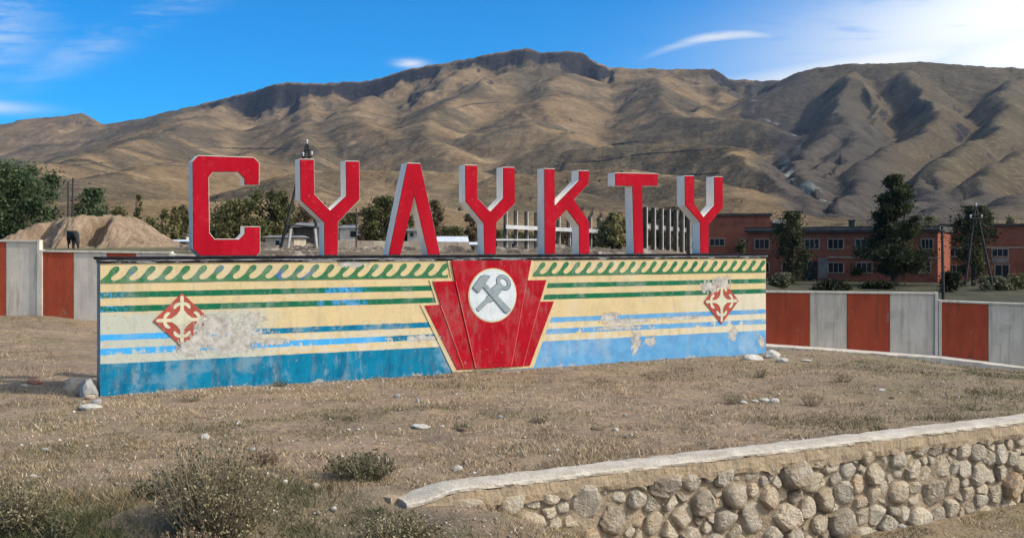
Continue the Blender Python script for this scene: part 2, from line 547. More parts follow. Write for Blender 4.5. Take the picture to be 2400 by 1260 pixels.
def terrain():
    us = np.linspace(-0.80, 0.80, 1000)
    Ds = np.concatenate([np.geomspace(230, 2500, 330), np.geomspace(2515, 5200, 190), np.geomspace(5300, 8000, 20)])
    U, D = np.meshgrid(us, Ds)
    X, Y = U * D, D
    # warp the plan a little so that no ridge runs ruler-straight
    wx = X + 55 * fbm(X / 420, Y / 420, 4, 31)
    wy = Y + 55 * fbm(X / 420, Y / 420, 4, 47)
    best = None
    Kd = 10 + 18 * ss(900, 2600, Y)
    for ri, (pts, slope, gul) in enumerate(RIDGES):
        P = np.array([at(*p) for p in pts])
        sky_r = ri < 3
        bx, by = (X, Y) if sky_r else (wx, wy)
        bd = np.full(X.shape, 1e9); bz = np.zeros(X.shape); bt = np.zeros(X.shape)
        t0 = 0.0
        zend = np.zeros(X.shape)
        for a, c in zip(P[:-1], P[1:]):
            dd = c[:2] - a[:2]; L = np.hypot(*dd)
            s = np.clip(((bx - a[0]) * dd[0] + (by - a[1]) * dd[1]) / L ** 2, 0, 1)
            dist = np.hypot(bx - a[0] - dd[0] * s, by - a[1] - dd[1] * s)
            k = dist < bd
            bd = np.where(k, dist, bd); bz = np.where(k, a[2] + (c[2] - a[2]) * s, bz); bt = np.where(k, t0 + L * s, bt)
            t0 += L
        g1 = ridged(bt / 360 + 7.3 * ri + 0.25 * perlin(bd / 260, bt / 500, 70 + ri), bd / 1500 + ri, 4, 90 + ri, .5) - 1.0
        vary = np.clip(.55 + 1.1 * fbm(X / 700, Y / 700, 2, 150), .12, 1.3)
        amp = gul * vary * np.minimum(bd * 0.13, 58)
        g2 = ridged(bt / 105 + 3.1 * ri + .3 * perlin(bd / 120, bt / 200, 30 + ri), bd / 620 + ri, 3, 140 + ri, .5) - .9
        kk = slope * (1.0 + 0.35 * np.exp(-bd / 120))
        # gentle rounded crest, long concave foot
        fall = kk * (np.sqrt(bd ** 2 + 18.0 ** 2) - 18.0)
        fall = np.where(fall > 0.62 * bz, 0.62 * bz + (fall - 0.62 * bz) * 0.66, fall)
        h = bz - fall + amp * g1 * 0.55 + gul * vary * np.minimum(bd * .05, 12) * g2 * ss(250, 900, Y)
        if ri == 1:                         # rock scarps under the crest
            uu = (X / Y) * 2500 + PX0
            sc_ = np.interp(uu, [420, 520, 590, 650, 700, 780, 830, 960, 1040, 1110, 1180, 1270, 1340, 1400, 1440, 1640, 1690, 1720, 1760],
                            [0, 40, 120, 110, 60, 40, 75, 60, 25, 45, 60, 45, 85, 80, 15, 5, 55, 40, 10])
            sc_ = sc_ * (.75 + .6 * fbm(X / 130, Y / 400, 4, 66))
            h = h - sc_ * ss(0, 75, bd)
        if sky_r:
            crag = np.exp(-bd / 60)
            h = h + crag * 5.0 * fbm(X / 45, Y / 90, 3, 5) * (1 if ri == 1 else .3)
        if best is None:
            best = h
        else:                               # smooth maximum
            hh = np.clip(0.5 + 0.5 * (h - best) / Kd, 0, 1)
            best = best * (1 - hh) + h * hh + Kd * hh * (1 - hh) * 0.5
    # ravines and gullies cut between the spurs
    RAV = None
    for pts, sl, sr, kv in VALLEYS:
        P = np.array([at(*p) for p in pts])
        bd = np.full(X.shape, 1e9); bz = np.zeros(X.shape); sd_ = np.zeros(X.shape)
        for a, c in zip(P[:-1], P[1:]):
            dd = c[:2] - a[:2]; L = np.hypot(*dd)
            s = np.clip(((wx - a[0]) * dd[0] + (wy - a[1]) * dd[1]) / L ** 2, 0, 1)
            ex, ey = wx - a[0] - dd[0] * s, wy - a[1] - dd[1] * s
            dist = np.hypot(ex, ey)
            k = dist < bd
            bd = np.where(k, dist, bd); bz = np.where(k, a[2] + (c[2] - a[2]) * s, bz)
            sd_ = np.where(k, np.sign(dd[0] * ey - dd[1] * ex), sd_)
        sl_ = np.where(sd_ > 0, sr, sl)
        if RAV is None: RAV = np.exp(-(bd / np.where(sd_ > 0, 150, 40)) ** 1.5)  # mask for the painted ravine shade, wider on the right bank
        far_ = np.hypot(wx - P[0][0], wy - P[0][1])
        wall_ = bz + sl_ * np.sqrt(bd ** 2 + 36) - 4 + 3 * fbm(X / 60, Y / 60, 3, 201)
        hh = np.clip(0.5 + 0.5 * (best - wall_) / kv, 0, 1)
        cut = best * (1 - hh) + wall_ * hh - kv * hh * (1 - hh) * 0.5
        # walls only reach so far from the gully line
        w_ = 1 - ss(.7, 1.0, bd / 420)
        best = best * (1 - w_) + cut * w_
    # escarpments of rock, coloured dark as shade, below the main skyline
    n = fbm(X / 260, Y / 260, 5, 3)
    best = best + np.minimum(np.maximum(best, 0) * .05, 14) * n
    best = best + 3.0 * fbm(X / 55, Y / 55, 4, 17) * ss(300, 900, Y)
    plain = -6 + 0.020 * np.maximum(Y - 330, 0) + 2.5 * fbm(X / 120, Y / 120, 3, 8)
    k = 14.0
    hh = np.clip(0.5 + 0.5 * (best - plain) / k, 0, 1)
    zz = plain * (1 - hh) + best * hh + k * hh * (1 - hh) * 0.5
    zz = zz + 2.2 * fbm(X / 24, Y / 24, 3, 119) * ss(400, 900, Y)
    zz = np.where(Y < 330, np.minimum(zz, -4 + (Y - 230) * 0.16 + zz * 0), zz)
    return np.stack([X, Y, zz], -1), RAV


def hill_material():
    m, nb, b = new_mat('dry hillside')
    p = nb.pos()
    x, y, z = nb.sep(p)
    g = nb.node('ShaderNodeNewGeometry')
    nz = nb.sep(g.outputs['Normal'])[2]
    big = nb.noise(p, 0.0016, 6, 0.6)
    mid = nb.noise(p, 0.009, 7, 0.65)
    fin = nb.noise(p, 0.05, 6, 0.7)
    tan = nb.ramp(mid, [(0.3, (.122, .081, .045, 1)), (0.52, (.192, .132, .075, 1)), (0.72, (.290, .204, .118, 1))])
    olive = nb.ramp(mid, [(0.3, (.058, .048, .034, 1)), (0.7, (.098, .084, .058, 1))])
    # weak light on the right hill's slopes is put into a darker, greyer colour
    right_shade = nb.smooth(nb.add(nb.sub(x, nb.mul(y, 0.235)), nb.mul(nb.sub(big, .5), 500)), -60, 160)
    c = nb.mix(nb.mx(nb.mul(nb.smooth(nb.noise(p, .0034, 6, .62), 0.44, 0.58), .85), nb.mul(right_shade, .9)), tan, olive)
    c = nb.mix(nb.mul(nb.smooth(fin, 0.5, 0.70), 0.50), c, (.066, .050, .038, 1))
    fin2 = nb.noise(nb.scale(p, (.6, .6, 2.4)), 0.16, 6, .75)
    c = nb.mix(nb.mul(nb.smooth(fin2, .52, .68), .38), c, (.055, .043, .033, 1))
    c = nb.mix(nb.mul(nb.smooth(fin2, .48, .34), .30), c, (.34, .25, .155, 1))
    # thin strata / sheep tracks that follow the slope, broken up
    st = nb.noise(nb.comb(nb.mul(x, 0.002), nb.mul(y, 0.002), nb.mul(z, 0.055)), 1.0, 4, 0.6, 0.4)
    c = nb.mix(nb.mul(nb.band(st, 0.50, 0.522, 0.010), nb.mul(nb.smooth(nb.noise(p, .0035, 4, .6), 0.42, 0.55), 0.75)), c, (.070, .052, .040, 1))
    # bare rock on steep ground and high crest, darkened to stand for cliff shade
    rock_shade = nb.ramp(fin, [(0.3, (.018, .018, .022, 1)), (0.7, (.055, .048, .047, 1))])
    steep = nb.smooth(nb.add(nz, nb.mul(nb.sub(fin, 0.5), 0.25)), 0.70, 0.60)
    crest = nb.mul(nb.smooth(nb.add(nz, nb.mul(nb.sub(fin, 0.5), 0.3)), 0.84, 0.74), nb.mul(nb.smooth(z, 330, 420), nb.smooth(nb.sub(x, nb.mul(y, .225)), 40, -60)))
    c = nb.mix(nb.mx(steep, crest), c, rock_shade)
    # ravine shade between the two hills painted dark, with a pale stream bed
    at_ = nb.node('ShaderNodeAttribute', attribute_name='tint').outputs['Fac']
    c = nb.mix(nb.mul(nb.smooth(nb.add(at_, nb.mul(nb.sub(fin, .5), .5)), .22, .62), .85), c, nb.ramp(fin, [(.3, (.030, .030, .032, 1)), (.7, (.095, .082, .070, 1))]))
    c = nb.mix(nb.mul(nb.mul(nb.smooth(at_, .982, .996), nb.smooth(nb.noise(p, .016, 6, .7), .53, .58)), .5), c, (.30, .32, .29, 1))
    nb.put(b.inputs['Base Color'], c)
    b.inputs['Roughness'].default_value = 1.0
    b.inputs['Specular IOR Level'].default_value = 0.0
    hgt = nb.add(nb.mul(nb.noise(p, 0.018, 7, 0.65), 1.0), nb.mul(fin, 0.35))
    nb.put(b.inputs['Normal'], nb.bump(hgt, 0.55, 22.0))
    return m


T, RAVINE = terrain()
ny_, nx_ = T.shape[:2]
idx = np.arange(nx_ * ny_).reshape(ny_, nx_)
quads = np.stack([idx[:-1, :-1], idx[:-1, 1:], idx[1:, 1:], idx[1:, :-1]], -1).reshape(-1, 4)
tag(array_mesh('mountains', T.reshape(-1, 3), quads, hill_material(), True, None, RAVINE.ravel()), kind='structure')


# ------------------------------------------------------------------ sheep tracks and scrub on the hills
def on_hill(px, py):
    """first terrain point met along the line of sight to a photograph pixel"""
    j = int(round(((px - PX0) / 2500 + .80) / 1.6 * (T.shape[1] - 1)))
    col = T[:, j]
    yy = PY0 - 2500 * (col[:, 2] - CAMZ) / col[:, 1]
    k = np.nonzero((yy <= py) & (col[:, 1] > 340))[0]
    i = int(k[0]) if len(k) else 200
    if i:
        f = (yy[i - 1] - py) / max(yy[i - 1] - yy[i], 1e-6)
        return col[i - 1] + (col[i] - col[i - 1]) * min(max(f, 0), 1)
    return col[i]


M_TRACK = simple('shaded track bank', (.060, .045, .034, 1), (.10, .075, .052, 1), .05, bump=0)  # dark colour stands in for shade on the track ledges
for pts, th in (([(1221, 414), (1259, 404), (1298, 391), (1333, 381), (1406, 378), (1497, 363), (1560, 358), (1636, 352), (1664, 350)], 3.2),
                ([(1389, 350), (1444, 339), (1507, 331)], 3), ([(1549, 419), (1590, 413), (1629, 410), (1685, 406)], 4),
                ([(437, 347), (500, 345), (560, 349), (620, 349), (680, 348)], 3), ([(127, 391), (180, 388), (229, 384), (300, 381)], 3),
                ([(1040, 262), (1100, 246), (1180, 240)], 4), ([(1560, 208), (1620, 199), (1690, 193)], 3), ([(2020, 286), (2090, 272), (2160, 262)], 3)):
    V, Fc = [], []
    xs = np.linspace(pts[0][0], pts[-1][0], 46)
    ys = np.interp(xs, [p[0] for p in pts], [p[1] for p in pts]) + 1.6 * fbm(xs / 34, xs * 0 + 2.2, 3, 7)
    P_ = [on_hill(a, c) for a, c in zip(xs, ys)]
    for i, p in enumerate(P_):
        w = th / 2500 * p[1] * (.45 + .55 * math.sin(math.pi * i / 45)) * random.uniform(.5, 1.15)
        V += [(p[0], p[1] - .8, p[2] - .6), (p[0], p[1] - .5, p[2] + w * .8), (p[0], p[1] + 2.5, p[2] + w)]
    for i in range(45):
        if max(abs(P_[i][1] - P_[i + 1][1]), 0) > 160: continue
        Fc += [(i * 3, i * 3 + 3, i * 3 + 4, i * 3 + 1), (i * 3 + 1, i * 3 + 4, i * 3 + 5, i * 3 + 2)]
    tag(MB().poly(V, Fc).build('dirt_track', M_TRACK), kind='structure')


def scrub():
    n = 1500
    i = RNG.integers(30, 420, n); j = RNG.integers(60, T.shape[1] - 60, n)
    P_ = T[i, j]
    keep = fbm(P_[:, 0] / 300, P_[:, 1] / 300, 3, 222) > .12
    P_ = P_[keep]; n = len(P_)
    s_ = RNG.lognormal(.1, .4, n) * (.6 + P_[:, 1] / 2200)
    base = np.array([(1, 0, 0), (-1, 0, 0), (0, 1, 0), (0, -1, 0), (0, 0, .9), (0, 0, -.3)], float)
    fc = np.array([(0, 2, 4), (2, 1, 4), (1, 3, 4), (3, 0, 4), (2, 0, 5), (1, 2, 5), (3, 1, 5), (0, 3, 5)])
    V = base[None] * s_[:, None, None] * RNG.uniform(.6, 1.3, (n, 6, 1)) + P_[:, None, :]
    Fc = (fc[None] + (np.arange(n) * 6)[:, None, None]).reshape(-1, 3)
    m = simple('dry hill scrub', (.060, .052, .032, 1), (.040, .036, .022, 1), .1, bump=0)
    tag(array_mesh('scrub', V.reshape(-1, 3), Fc, m), kind='stuff')


scrub()


# ------------------------------------------------------------------ earth mound behind the left fence
def mound():
    D0, D1 = 85.0, 105.0
    prof = [(10, 586), (25, 572), (45, 552), (70, 536), (110, 516), (150, 512), (205, 508), (238, 503), (262, 507), (290, 524), (330, 550), (370, 572), (400, 588)]
    pxs = np.array([p[0] for p in prof]); zs = np.array([CAMZ + (PY0 - p[1]) / 2500 * 92 for p in prof])
    us = np.linspace(0, 410, 210); vs = np.linspace(0, 1, 90)
    PX, V = np.meshgrid(us, vs)
    D = D0 + (D1 - D0) * V
    Xm = (PX - PX0) / 2500 * 92
    base = 1.5
    top = np.interp(PX, pxs, zs) - base
    cut = np.interp(PX, [30, 75, 96, 108, 180, 188, 200, 214, 226, 284, 300], [0, .02, .10, .17, .02, .0, .0, .05, .30, .0, 0])
    Vs = V - cut - .02 * fbm(PX / 14, V * 12, 3, 77)
    face = np.clip((Vs - 0.05) / 0.20, 0, 1) ** .9
    h = top * face * (1 - ss(0.62, 1.0, V))
    apron = np.clip((V - .02) / .10, 0, 1) * .42 * np.interp(PX, [10, 60, 390, 410], [0, 1, 1, 0])
    h = np.maximum(h, np.minimum(apron, top * .8))
    nz = fbm(PX / 26, V * 9, 4, 41)
    h = np.maximum(h + 0.30 * nz + 0.16 * fbm(PX / 7, V * 26, 3, 43) * ss(0.1, .6, h), -0.4)
    Zm = base + h
    m, nb, b = new_mat('loose earth')
    p = nb.pos()
    n1 = nb.noise(p, 0.7, 7, 0.68)
    n2 = nb.noise(p, 4.0, 6, 0.7)
    c = nb.ramp(n1, [(0.3, (.140, .094, .060, 1)), (0.55, (.255, .178, .115, 1)), (0.75, (.35, .26, .175, 1))])
    c = nb.mix(nb.mul(nb.smooth(n2, 0.5, 0.7), 0.5), c, (.14, .10, .07, 1))
    nzs = nb.sep(nb.node('ShaderNodeNewGeometry').outputs['Normal'])[2]
    zz = nb.sep(p)[2]
    gr = nb.mul(nb.smooth(nzs, 0.86, 0.96), nb.smooth(zz, 3.9, 4.4))
    c = nb.mix(nb.mul(nb.mx(gr, nb.smooth(zz, 2.15, 1.85)), 0.7), c, (.13, .125, .062, 1))
    nb.put(b.inputs['Base Color'], c)
    b.inputs['Roughness'].default_value = 1.0
    nb.put(b.inputs['Normal'], nb.bump(nb.add(n1, nb.mul(n2, .4)), 0.8, 0.4))
    i = np.arange(PX.size).reshape(PX.shape)
    q = np.stack([i[:-1, :-1], i[:-1, 1:], i[1:, 1:], i[1:, :-1]], -1).reshape(-1, 4)
    o = array_mesh('earth_mound', np.stack([Xm, D, Zm], -1).reshape(-1, 3), q, m, True)
    tag(o, kind='structure')
    return Xm, D, Zm


MX, MY, MZ = mound()


# ------------------------------------------------------------------ the painted wall
H_CAP = 2.02           # top of the cap
L = WALL.len
wall = thing('painted_wall', 'long low wall painted with blue, green and cream stripes and a red emblem', 'wall', (WALL.a[0], WALL.a[1], 0), WALL.rz)


def wv(px, py): return WALL.uv(px, py)


def vmean(*pts): return sum(wv(*p)[1] for p in pts) / len(pts)


# heights of the painted bands, measured at several places along the wall
B_G1 = (vmean((240, 703), (840, 689), (1000, 680), (1290, 672), (1790, 660)), vmean((240, 688.6), (840, 675.7), (1000, 669.3), (1290, 661), (1790, 648.8)))
B_G2 = (vmean((240, 737), (840, 720), (1015, 708), (1280, 698.7), (1790, 682.7)), vmean((240, 723), (840, 705.7), (1015, 696.5), (1280, 686.7), (1790, 672)))
B_B1 = (vmean((240, 803), (840, 777), (1000, 768), (1300, 752), (1790, 730.7)), vmean((240, 790), (840, 763), (1000, 753), (1300, 740), (1790, 722.7)))
B_B2 = (vmean((240, 838.6), (840, 808.6), (1000, 793), (1280, 781), (1790, 754.7)), vmean((240, 823), (840, 796), (1000, 781), (1280, 768), (1790, 743)))
B_BASE = vmean((240, 858.6), (840, 825.7), (1030, 810.7), (1270, 796), (1790, 770.7))
B_SC = (vmean((260, 668), (900, 652), (1260, 644.5), (1780, 636.5)), vmean((260, 628.6), (900, 616.5), (1260, 612.5), (1780, 608)))
B_TOP = vmean((237, 621.4), (1000, 609), (1790, 602.5))
print('bands', B_G1, B_G2, B_B1, B_B2, B_BASE, B_SC, B_TOP, 'L', L)

# places where the plaster has come away: (px, py, radius px x, radius px y)
PEEL = [(505, 765, 48, 30), (540, 800, 70, 26), (588, 752, 26, 18), (470, 800, 40, 22), (446, 818, 34, 18), (826, 616, 40, 10), (632, 800, 44, 8),
        (1490, 803, 13, 24), (1525, 798, 14, 11), (1719, 783, 10, 15), (1785, 800, 9, 12), (1428, 742, 22, 10), (1470, 752, 60, 6), (1450, 768, 50, 5), (1600, 745, 50, 5), (560, 778, 60, 10), (1690, 662, 22, 14), (1662, 672, 18, 14),
        (985, 792, 40, 8)]


def mural_masks(nb):
    v = nb.coord('Object')
    x, y, z = nb.sep(v)
    u, w = x, z
    wob = nb.noise(v, 6, 5, 0.65)
    wob2 = nb.noise(v, 22, 5, 0.7)
    disp = nb.add(nb.mul(nb.sub(wob, 0.5), 0.9), nb.mul(nb.sub(wob2, 0.5), 0.55))
    peel = None
    for (px, py, rx, ry) in PEEL:
        uu, vv = wv(px, py)
        ru = abs(wv(px + rx, py)[0] - uu); rv = abs(wv(px, py + ry)[1] - vv)
        a = nb.mul(nb.sub(u, uu), 1 / ru)
        c = nb.mul(nb.sub(w, vv), 1 / rv)
        q = nb.math('SQRT', nb.add(nb.mul(a, a), nb.mul(c, c)))
        s = nb.sub(1.0, q)
        peel = s if peel is None else nb.mx(peel, s)
    jag = nb.sub(nb.noise(v, 15, 8, .75), .5)
    jag2 = nb.sub(nb.noise(nb.scale(v, (1.6, 1, .8)), 5, 6, .7), .5)
    peel = nb.smooth(nb.add(peel, nb.add(nb.mul(disp, 1.2), nb.add(nb.mul(jag, 3.2), nb.mul(jag2, 2.2)))), -0.03, 0.05)
    # small flakes all over, more of them low on the wall
    low = nb.smooth(w, 1.1, 0.05)
    fl = nb.add(nb.noise(v, 13, 8, 0.72), nb.mul(low, 0.025))
    flakes = nb.smooth(fl, 0.660, 0.685)
    foot = nb.smooth(nb.add(w, nb.mul(nb.sub(nb.noise(nb.scale(v, (1, 1, .5)), 5, 8, 0.78), 0.5), 0.30)), 0.035, 0.005)
    peel = nb.mx(nb.mx(peel, nb.mul(flakes, 0.9)), nb.mul(foot, nb.mul(nb.smooth(nb.noise(v, 1.7, 5, .7), .50, .60), .8)))
    return v, u, w, peel, wob, wob2


def mural_finish(nb, b, col, v, peel, wob, wob2, fade=1.0):
    pl_c = nb.ramp(nb.noise(v, 7, 7, 0.7), [(0.30, (.22, .19, .155, 1)), (0.5, (.42, .385, .335, 1)), (0.72, (.60, .565, .50, 1))])
    dirt = nb.noise(nb.scale(v, (1.0, 1.0, 0.25)), 7, 6, 0.7)
    col = nb.mix(nb.mul(nb.smooth(dirt, 0.48, 0.75), 0.40), col, (.23, .20, .16, 1))
    col = nb.mix(nb.mul(nb.smooth(wob2, 0.55, 0.70), 0.34), col, (.10, .085, .07, 1))
    col = nb.mix(nb.mul(nb.smooth(nb.noise(v, 1.5, 7, .68), .50, .64), .24 * fade), col, (.50, .47, .41, 1))
    col = nb.mix(nb.mul(nb.smooth(nb.noise(nb.scale(v, (1, 1, .4)), 3.3, 7, .72), .56, .66), .22 * fade), col, (.56, .54, .50, 1))
    col = nb.mix(peel, col, pl_c)
    cr = nb.voro(nb.add(0, 0) if False else nb.scale(v, (1, 1, 1)), 2.3, 'DISTANCE_TO_EDGE')
    cr2 = nb.mul(nb.smooth(nb.add(cr, nb.mul(nb.sub(wob2, .5), .03)), 0.006, 0.001), nb.smooth(wob, 0.5, 0.6))
    col = nb.mix(nb.mul(cr2, 0.65), col, (.12, .10, .08, 1))
    nb.put(b.inputs['Base Color'], col)
    b.inputs['Roughness'].default_value = 0.9
    b.inputs['Specular IOR Level'].default_value = .10
    h = nb.add(nb.mul(peel, -0.7), nb.add(nb.mul(wob2, 0.35), nb.mul(nb.noise(v, 60, 5, 0.7), 0.22)))
    nb.put(b.inputs['Normal'], nb.bump(h, 0.7, 0.014))


CREAM = (.60, .455, .235, 1)
CREAM_P = (.58, .53, .42, 1)
GREEN_D = (.006, .110, .052, 1)
GREEN_L = (.050, .165, .062, 1)
TEAL = (.003, .190, .315, 1)
SKYB = (.085, .265, .480, 1)
AZURE = (.045, .33, .64, 1)
RED = (.37, .003, .013, 1)


def mural_material():
    m, nb, b = new_mat('striped mural paint')
    v, u, w, peel, wob, wob2 = mural_masks(nb)
    edge = nb.add(nb.mul(nb.sub(wob, 0.5), 0.030), nb.mul(nb.sub(wob2, 0.5), 0.012))
    wj = nb.add(w, edge)
    wg = nb.add(w, nb.mul(edge, 0.6))
    pale_l = nb.mul(nb.smooth(nb.add(u, nb.mul(nb.sub(wob, .5), 1.2)), 2.9, 2.0), nb.smooth(nb.add(w, nb.mul(nb.sub(wob, .5), .3)), 1.24, 1.12))
    u17 = WALL.u(1700)
    pale_r = nb.mul(nb.smooth(nb.add(u, nb.mul(nb.sub(wob, .5), 2.5)), u17 - 1.8, u17 + 0.3), nb.smooth(w, 1.30, 1.20))
    low_pale = nb.mul(nb.smooth(w, B_B1[0] + .02, B_B1[0] - .05), nb.smooth(wob, 0.40, 0.60))
    cream = nb.mix(nb.smooth(nb.noise(v, 2.2, 6, .65), .35, .7), CREAM, (.53, .405, .215, 1))
    cream = nb.mix(nb.mul(nb.mx(pale_r, low_pale), 0.7), cream, CREAM_P)
    cream = nb.mix(nb.mul(pale_l, 0.85), cream, (.42, .44, .375, 1))
    col = cream
    # green lines; repainted in blue for a short stretch left of the emblem
    u0, u1 = WALL.u(765), WALL.u(848)
    patch = nb.mul(nb.band(nb.add(u, nb.add(nb.mul(nb.sub(wob, .5), 1.1), nb.mul(nb.sub(wob2, .5), .8))), u0, u1, 0.16), nb.smooth(nb.noise(v, 7, 6, .7), .40, .55))
    patch = nb.mx(patch, nb.mul(nb.smooth(u, 0.55, 0.1), nb.smooth(wob2, .48, .56)))
    gcol = nb.mix(nb.smooth(wob2, .35, .7), GREEN_D, (.010, .135, .062, 1))
    gcol = nb.mix(patch, gcol, (.035, .27, .56, 1))
    for a, c in (B_G1, B_G2):
        col = nb.mix(nb.band(wg, a, c, 0.004), col, gcol)
    # blue lines: deep teal near the emblem, sky blue to the right and far left
    uc = WALL.u(1150)
    right = nb.smooth(u, uc - .2, uc + .2)
    sk = nb.mix(nb.smooth(nb.noise(v, 3.2, 6, .65), .35, .68), SKYB, (.14, .34, .53, 1))
    te = nb.mix(nb.smooth(nb.noise(nb.scale(v, (1, 1, .5)), 5, 7, .7), .35, .68), TEAL, (.003, .110, .200, 1))
    te = nb.mix(nb.mul(nb.smooth(nb.noise(v, 8, 7, .75), .60, .68), .6), te, (.08, .40, .62, 1))
    az_l = nb.smooth(nb.add(u, nb.mul(nb.sub(wob, .5), .8)), 2.6, 1.9)
    line1 = nb.mix(right, nb.mix(az_l, te, AZURE), sk)
    az_2 = nb.smooth(nb.add(u, nb.mul(nb.sub(wob, .5), 1.0)), WALL.u(930), WALL.u(870))
    line2 = nb.mix(right, nb.mix(az_2, te, AZURE), sk)
    thin = nb.smooth(nb.noise(v, 4.5, 6, .7), .62, .56)
    col = nb.mix(nb.mul(nb.band(wj, B_B1[0], B_B1[1], 0.006), nb.mx(thin, .75)), col, line1)
    col = nb.mix(nb.mul(nb.band(wj, B_B2[0], B_B2[1], 0.006), thin), col, line2)
    col = nb.mix(nb.smooth(wj, B_BASE + .004, B_BASE - .004), col, nb.mix(right, te, sk))
    mural_finish(nb, b, col, v, peel, wob, wob2)
    return m


def sheet_material(name, c1, c2, c3=None):
    """paint for the pattern pieces on the wall, sharing its flaking"""
    m, nb, b = new_mat(name)
    v, u, w, peel, wob, wob2 = mural_masks(nb)
    col = nb.mix(nb.smooth(nb.noise(v, 4, 6, .65), .35, .68), c1, c2)
    if c3:
        col = nb.mix(nb.smooth(nb.noise(v, 3.1, 5, .6), .60, .68), col, c3)
    mural_finish(nb, b, col, v, peel, wob, wob2, .25 if 'red emblem' in name else .8)
    return m


M_MURAL = mural_material()
M_SCROLL = sheet_material('green scroll paint', GREEN_L, (.020, .125, .055, 1), (.03, .09, .30, 1))
M_CREAM = sheet_material('cream border paint', CREAM, (.53, .405, .215, 1))
M_RED = sheet_material('red emblem paint', RED, (.30, .003, .011, 1), (.38, .014, .024, 1))
M_REDLINE = sheet_material('light red line paint', (.66, .09, .075, 1), (.5, .06, .05, 1))
M_WHITE = sheet_material('white medallion paint', (.60, .62, .61, 1), (.50, .535, .54, 1))
M_TOOL = sheet_material('grey tool paint', (.26, .30, .31, 1), (.20, .24, .25, 1))
M_TOOLE = sheet_material('dark tool outline paint', (.13, .15, .19, 1), (.17, .19, .22, 1))
M_DRED = sheet_material('brick red diamond paint', (.40, .075, .05, 1), (.30, .060, .042, 1), (.46, .32, .24, 1))
M_DCREAM = sheet_material('pale ornament paint', (.60, .55, .36, 1), (.50, .49, .37, 1), (.40, .36, .29, 1))


def cap_material():
    m, nb, b = new_mat('black cap paint')
    v = nb.coord('Object')
    n = nb.noise(nb.scale(v, (.35, 1, 1)), 11, 7, .7)
    n2 = nb.noise(v, 5, 6, .7)
    c = nb.mix(nb.smooth(n2, .3, .7), (.007, .007, .010, 1), (.022, .021, .026, 1))
    x, y, z = nb.sep(v)
    c = nb.mix(nb.mul(nb.smooth(n, .53, .57), nb.smooth(z, H_CAP - .035, H_CAP - .05)), c, (.50, .49, .47, 1))
    c = nb.mix(nb.mul(nb.smooth(n, .66, .70), .7), c, (.40, .36, .31, 1))
    nb.put(b.inputs['Base Color'], c)
    b.inputs['Roughness'].default_value = 1.0
    b.inputs['Specular IOR Level'].default_value = .05
    nb.put(b.inputs['Normal'], nb.bump(nb.add(n, n2), .6, .012))
    return m


M_CAP = cap_material()
M_CONC = simple('old concrete', (.42, .385, .33, 1), (.30, .27, .225, 1), 2.2, bump=.5, bdist=.03)
M_MOULD = simple('grey moulding', (.46, .45, .43, 1), (.06, .06, .06, 1), 3, bump=.5, bdist=.02)

TH = 0.34                                     # wall thickness
V_BAND = B_TOP


def rough_panel(u0, u1, z0, z1, y0, y1, step=0.09, amp=0.006):
    """a wall slab whose front face is slightly uneven plaster"""
    us = np.linspace(u0, u1, max(2, int((u1 - u0) / step)))
    zs = np.linspace(z0, z1, max(2, int((z1 - z0) / step)))
    Ug, Zg = np.meshgrid(us, zs)
    Yg = y0 + amp * np.clip(fbm(Ug * 1.3, Zg * 1.3, 4, 61), -1, 1)
    n0, n1 = len(zs), len(us)
    front = np.stack([Ug, Yg, Zg], -1).reshape(-1, 3)
    i = np.arange(n0 * n1).reshape(n0, n1)
    q = np.stack([i[:-1, :-1], i[:-1, 1:], i[1:, 1:], i[1:, :-1]], -1).reshape(-1, 4)
    back = np.array([(u0, y1, z0), (u1, y1, z0), (u1, y1, z1), (u0, y1, z1)])
    nbk = len(front)
    verts = np.concatenate([front, back])
    polys = [tuple(a) for a in q]
    polys.append((nbk + 1, nbk, nbk + 3, nbk + 2))
    polys.append(tuple(i[::-1, 0]) [::-1] + (nbk + 3, nbk))
    polys.append(tuple(i[:, -1])[::-1] + (nbk + 1, nbk + 2))
    polys.append(tuple(i[-1, :]) + (nbk + 2, nbk + 3))
    polys.append(tuple(i[0, :])[::-1] + (nbk, nbk + 1))
    return [tuple(p) for p in verts], polys


vts, fcs = rough_panel(0, L, -0.6, V_BAND, 0.0, TH)
mb = MB(); mb.v, mb.f = vts, fcs
o = mb.build('plaster_wall', M_MURAL, wall)
o.data.materials.append(M_CONC)
for p_ in o.data.polygons:
    if abs(p_.normal.x) > .9 or p_.normal.y > .9: p_.material_index = 1
# black cap: a course with flaking paint, a pale moulding and a projecting slab
MB().box(-0.012, L + .012, -0.022, TH + .01, V_BAND + .002, H_CAP - .064).build('cap_course', M_CAP, wall, bevel=.004)
MB().box(-0.016, L + .016, -0.040, TH + .006, H_CAP - .062, H_CAP - .046).build('cap_moulding', M_MOULD, wall)
ss_b = MB()
segs = np.linspace(-.045, L + .045, 9)
for i in range(8):
    sg = MB().box(segs[i] + .002, segs[i + 1] - .002, -0.052 + random.uniform(-.004, .004), TH + .05, H_CAP - .040, H_CAP)
    sg.build('cap_slab', M_CAP, wall, bevel=.006)


# running scroll of green waves
FING = [(240, 298), (240, 283), (252, 272), (270, 256), (285, 240), (298, 220), (310, 200), (322, 184), (336, 173), (350, 168), (364, 170), (374, 180), (376, 192),
        (371, 206), (358, 222), (340, 238), (324, 250), (314, 262), (311, 274), (317, 285), (330, 292), (348, 292), (366, 286), (375, 279), (375, 298)]


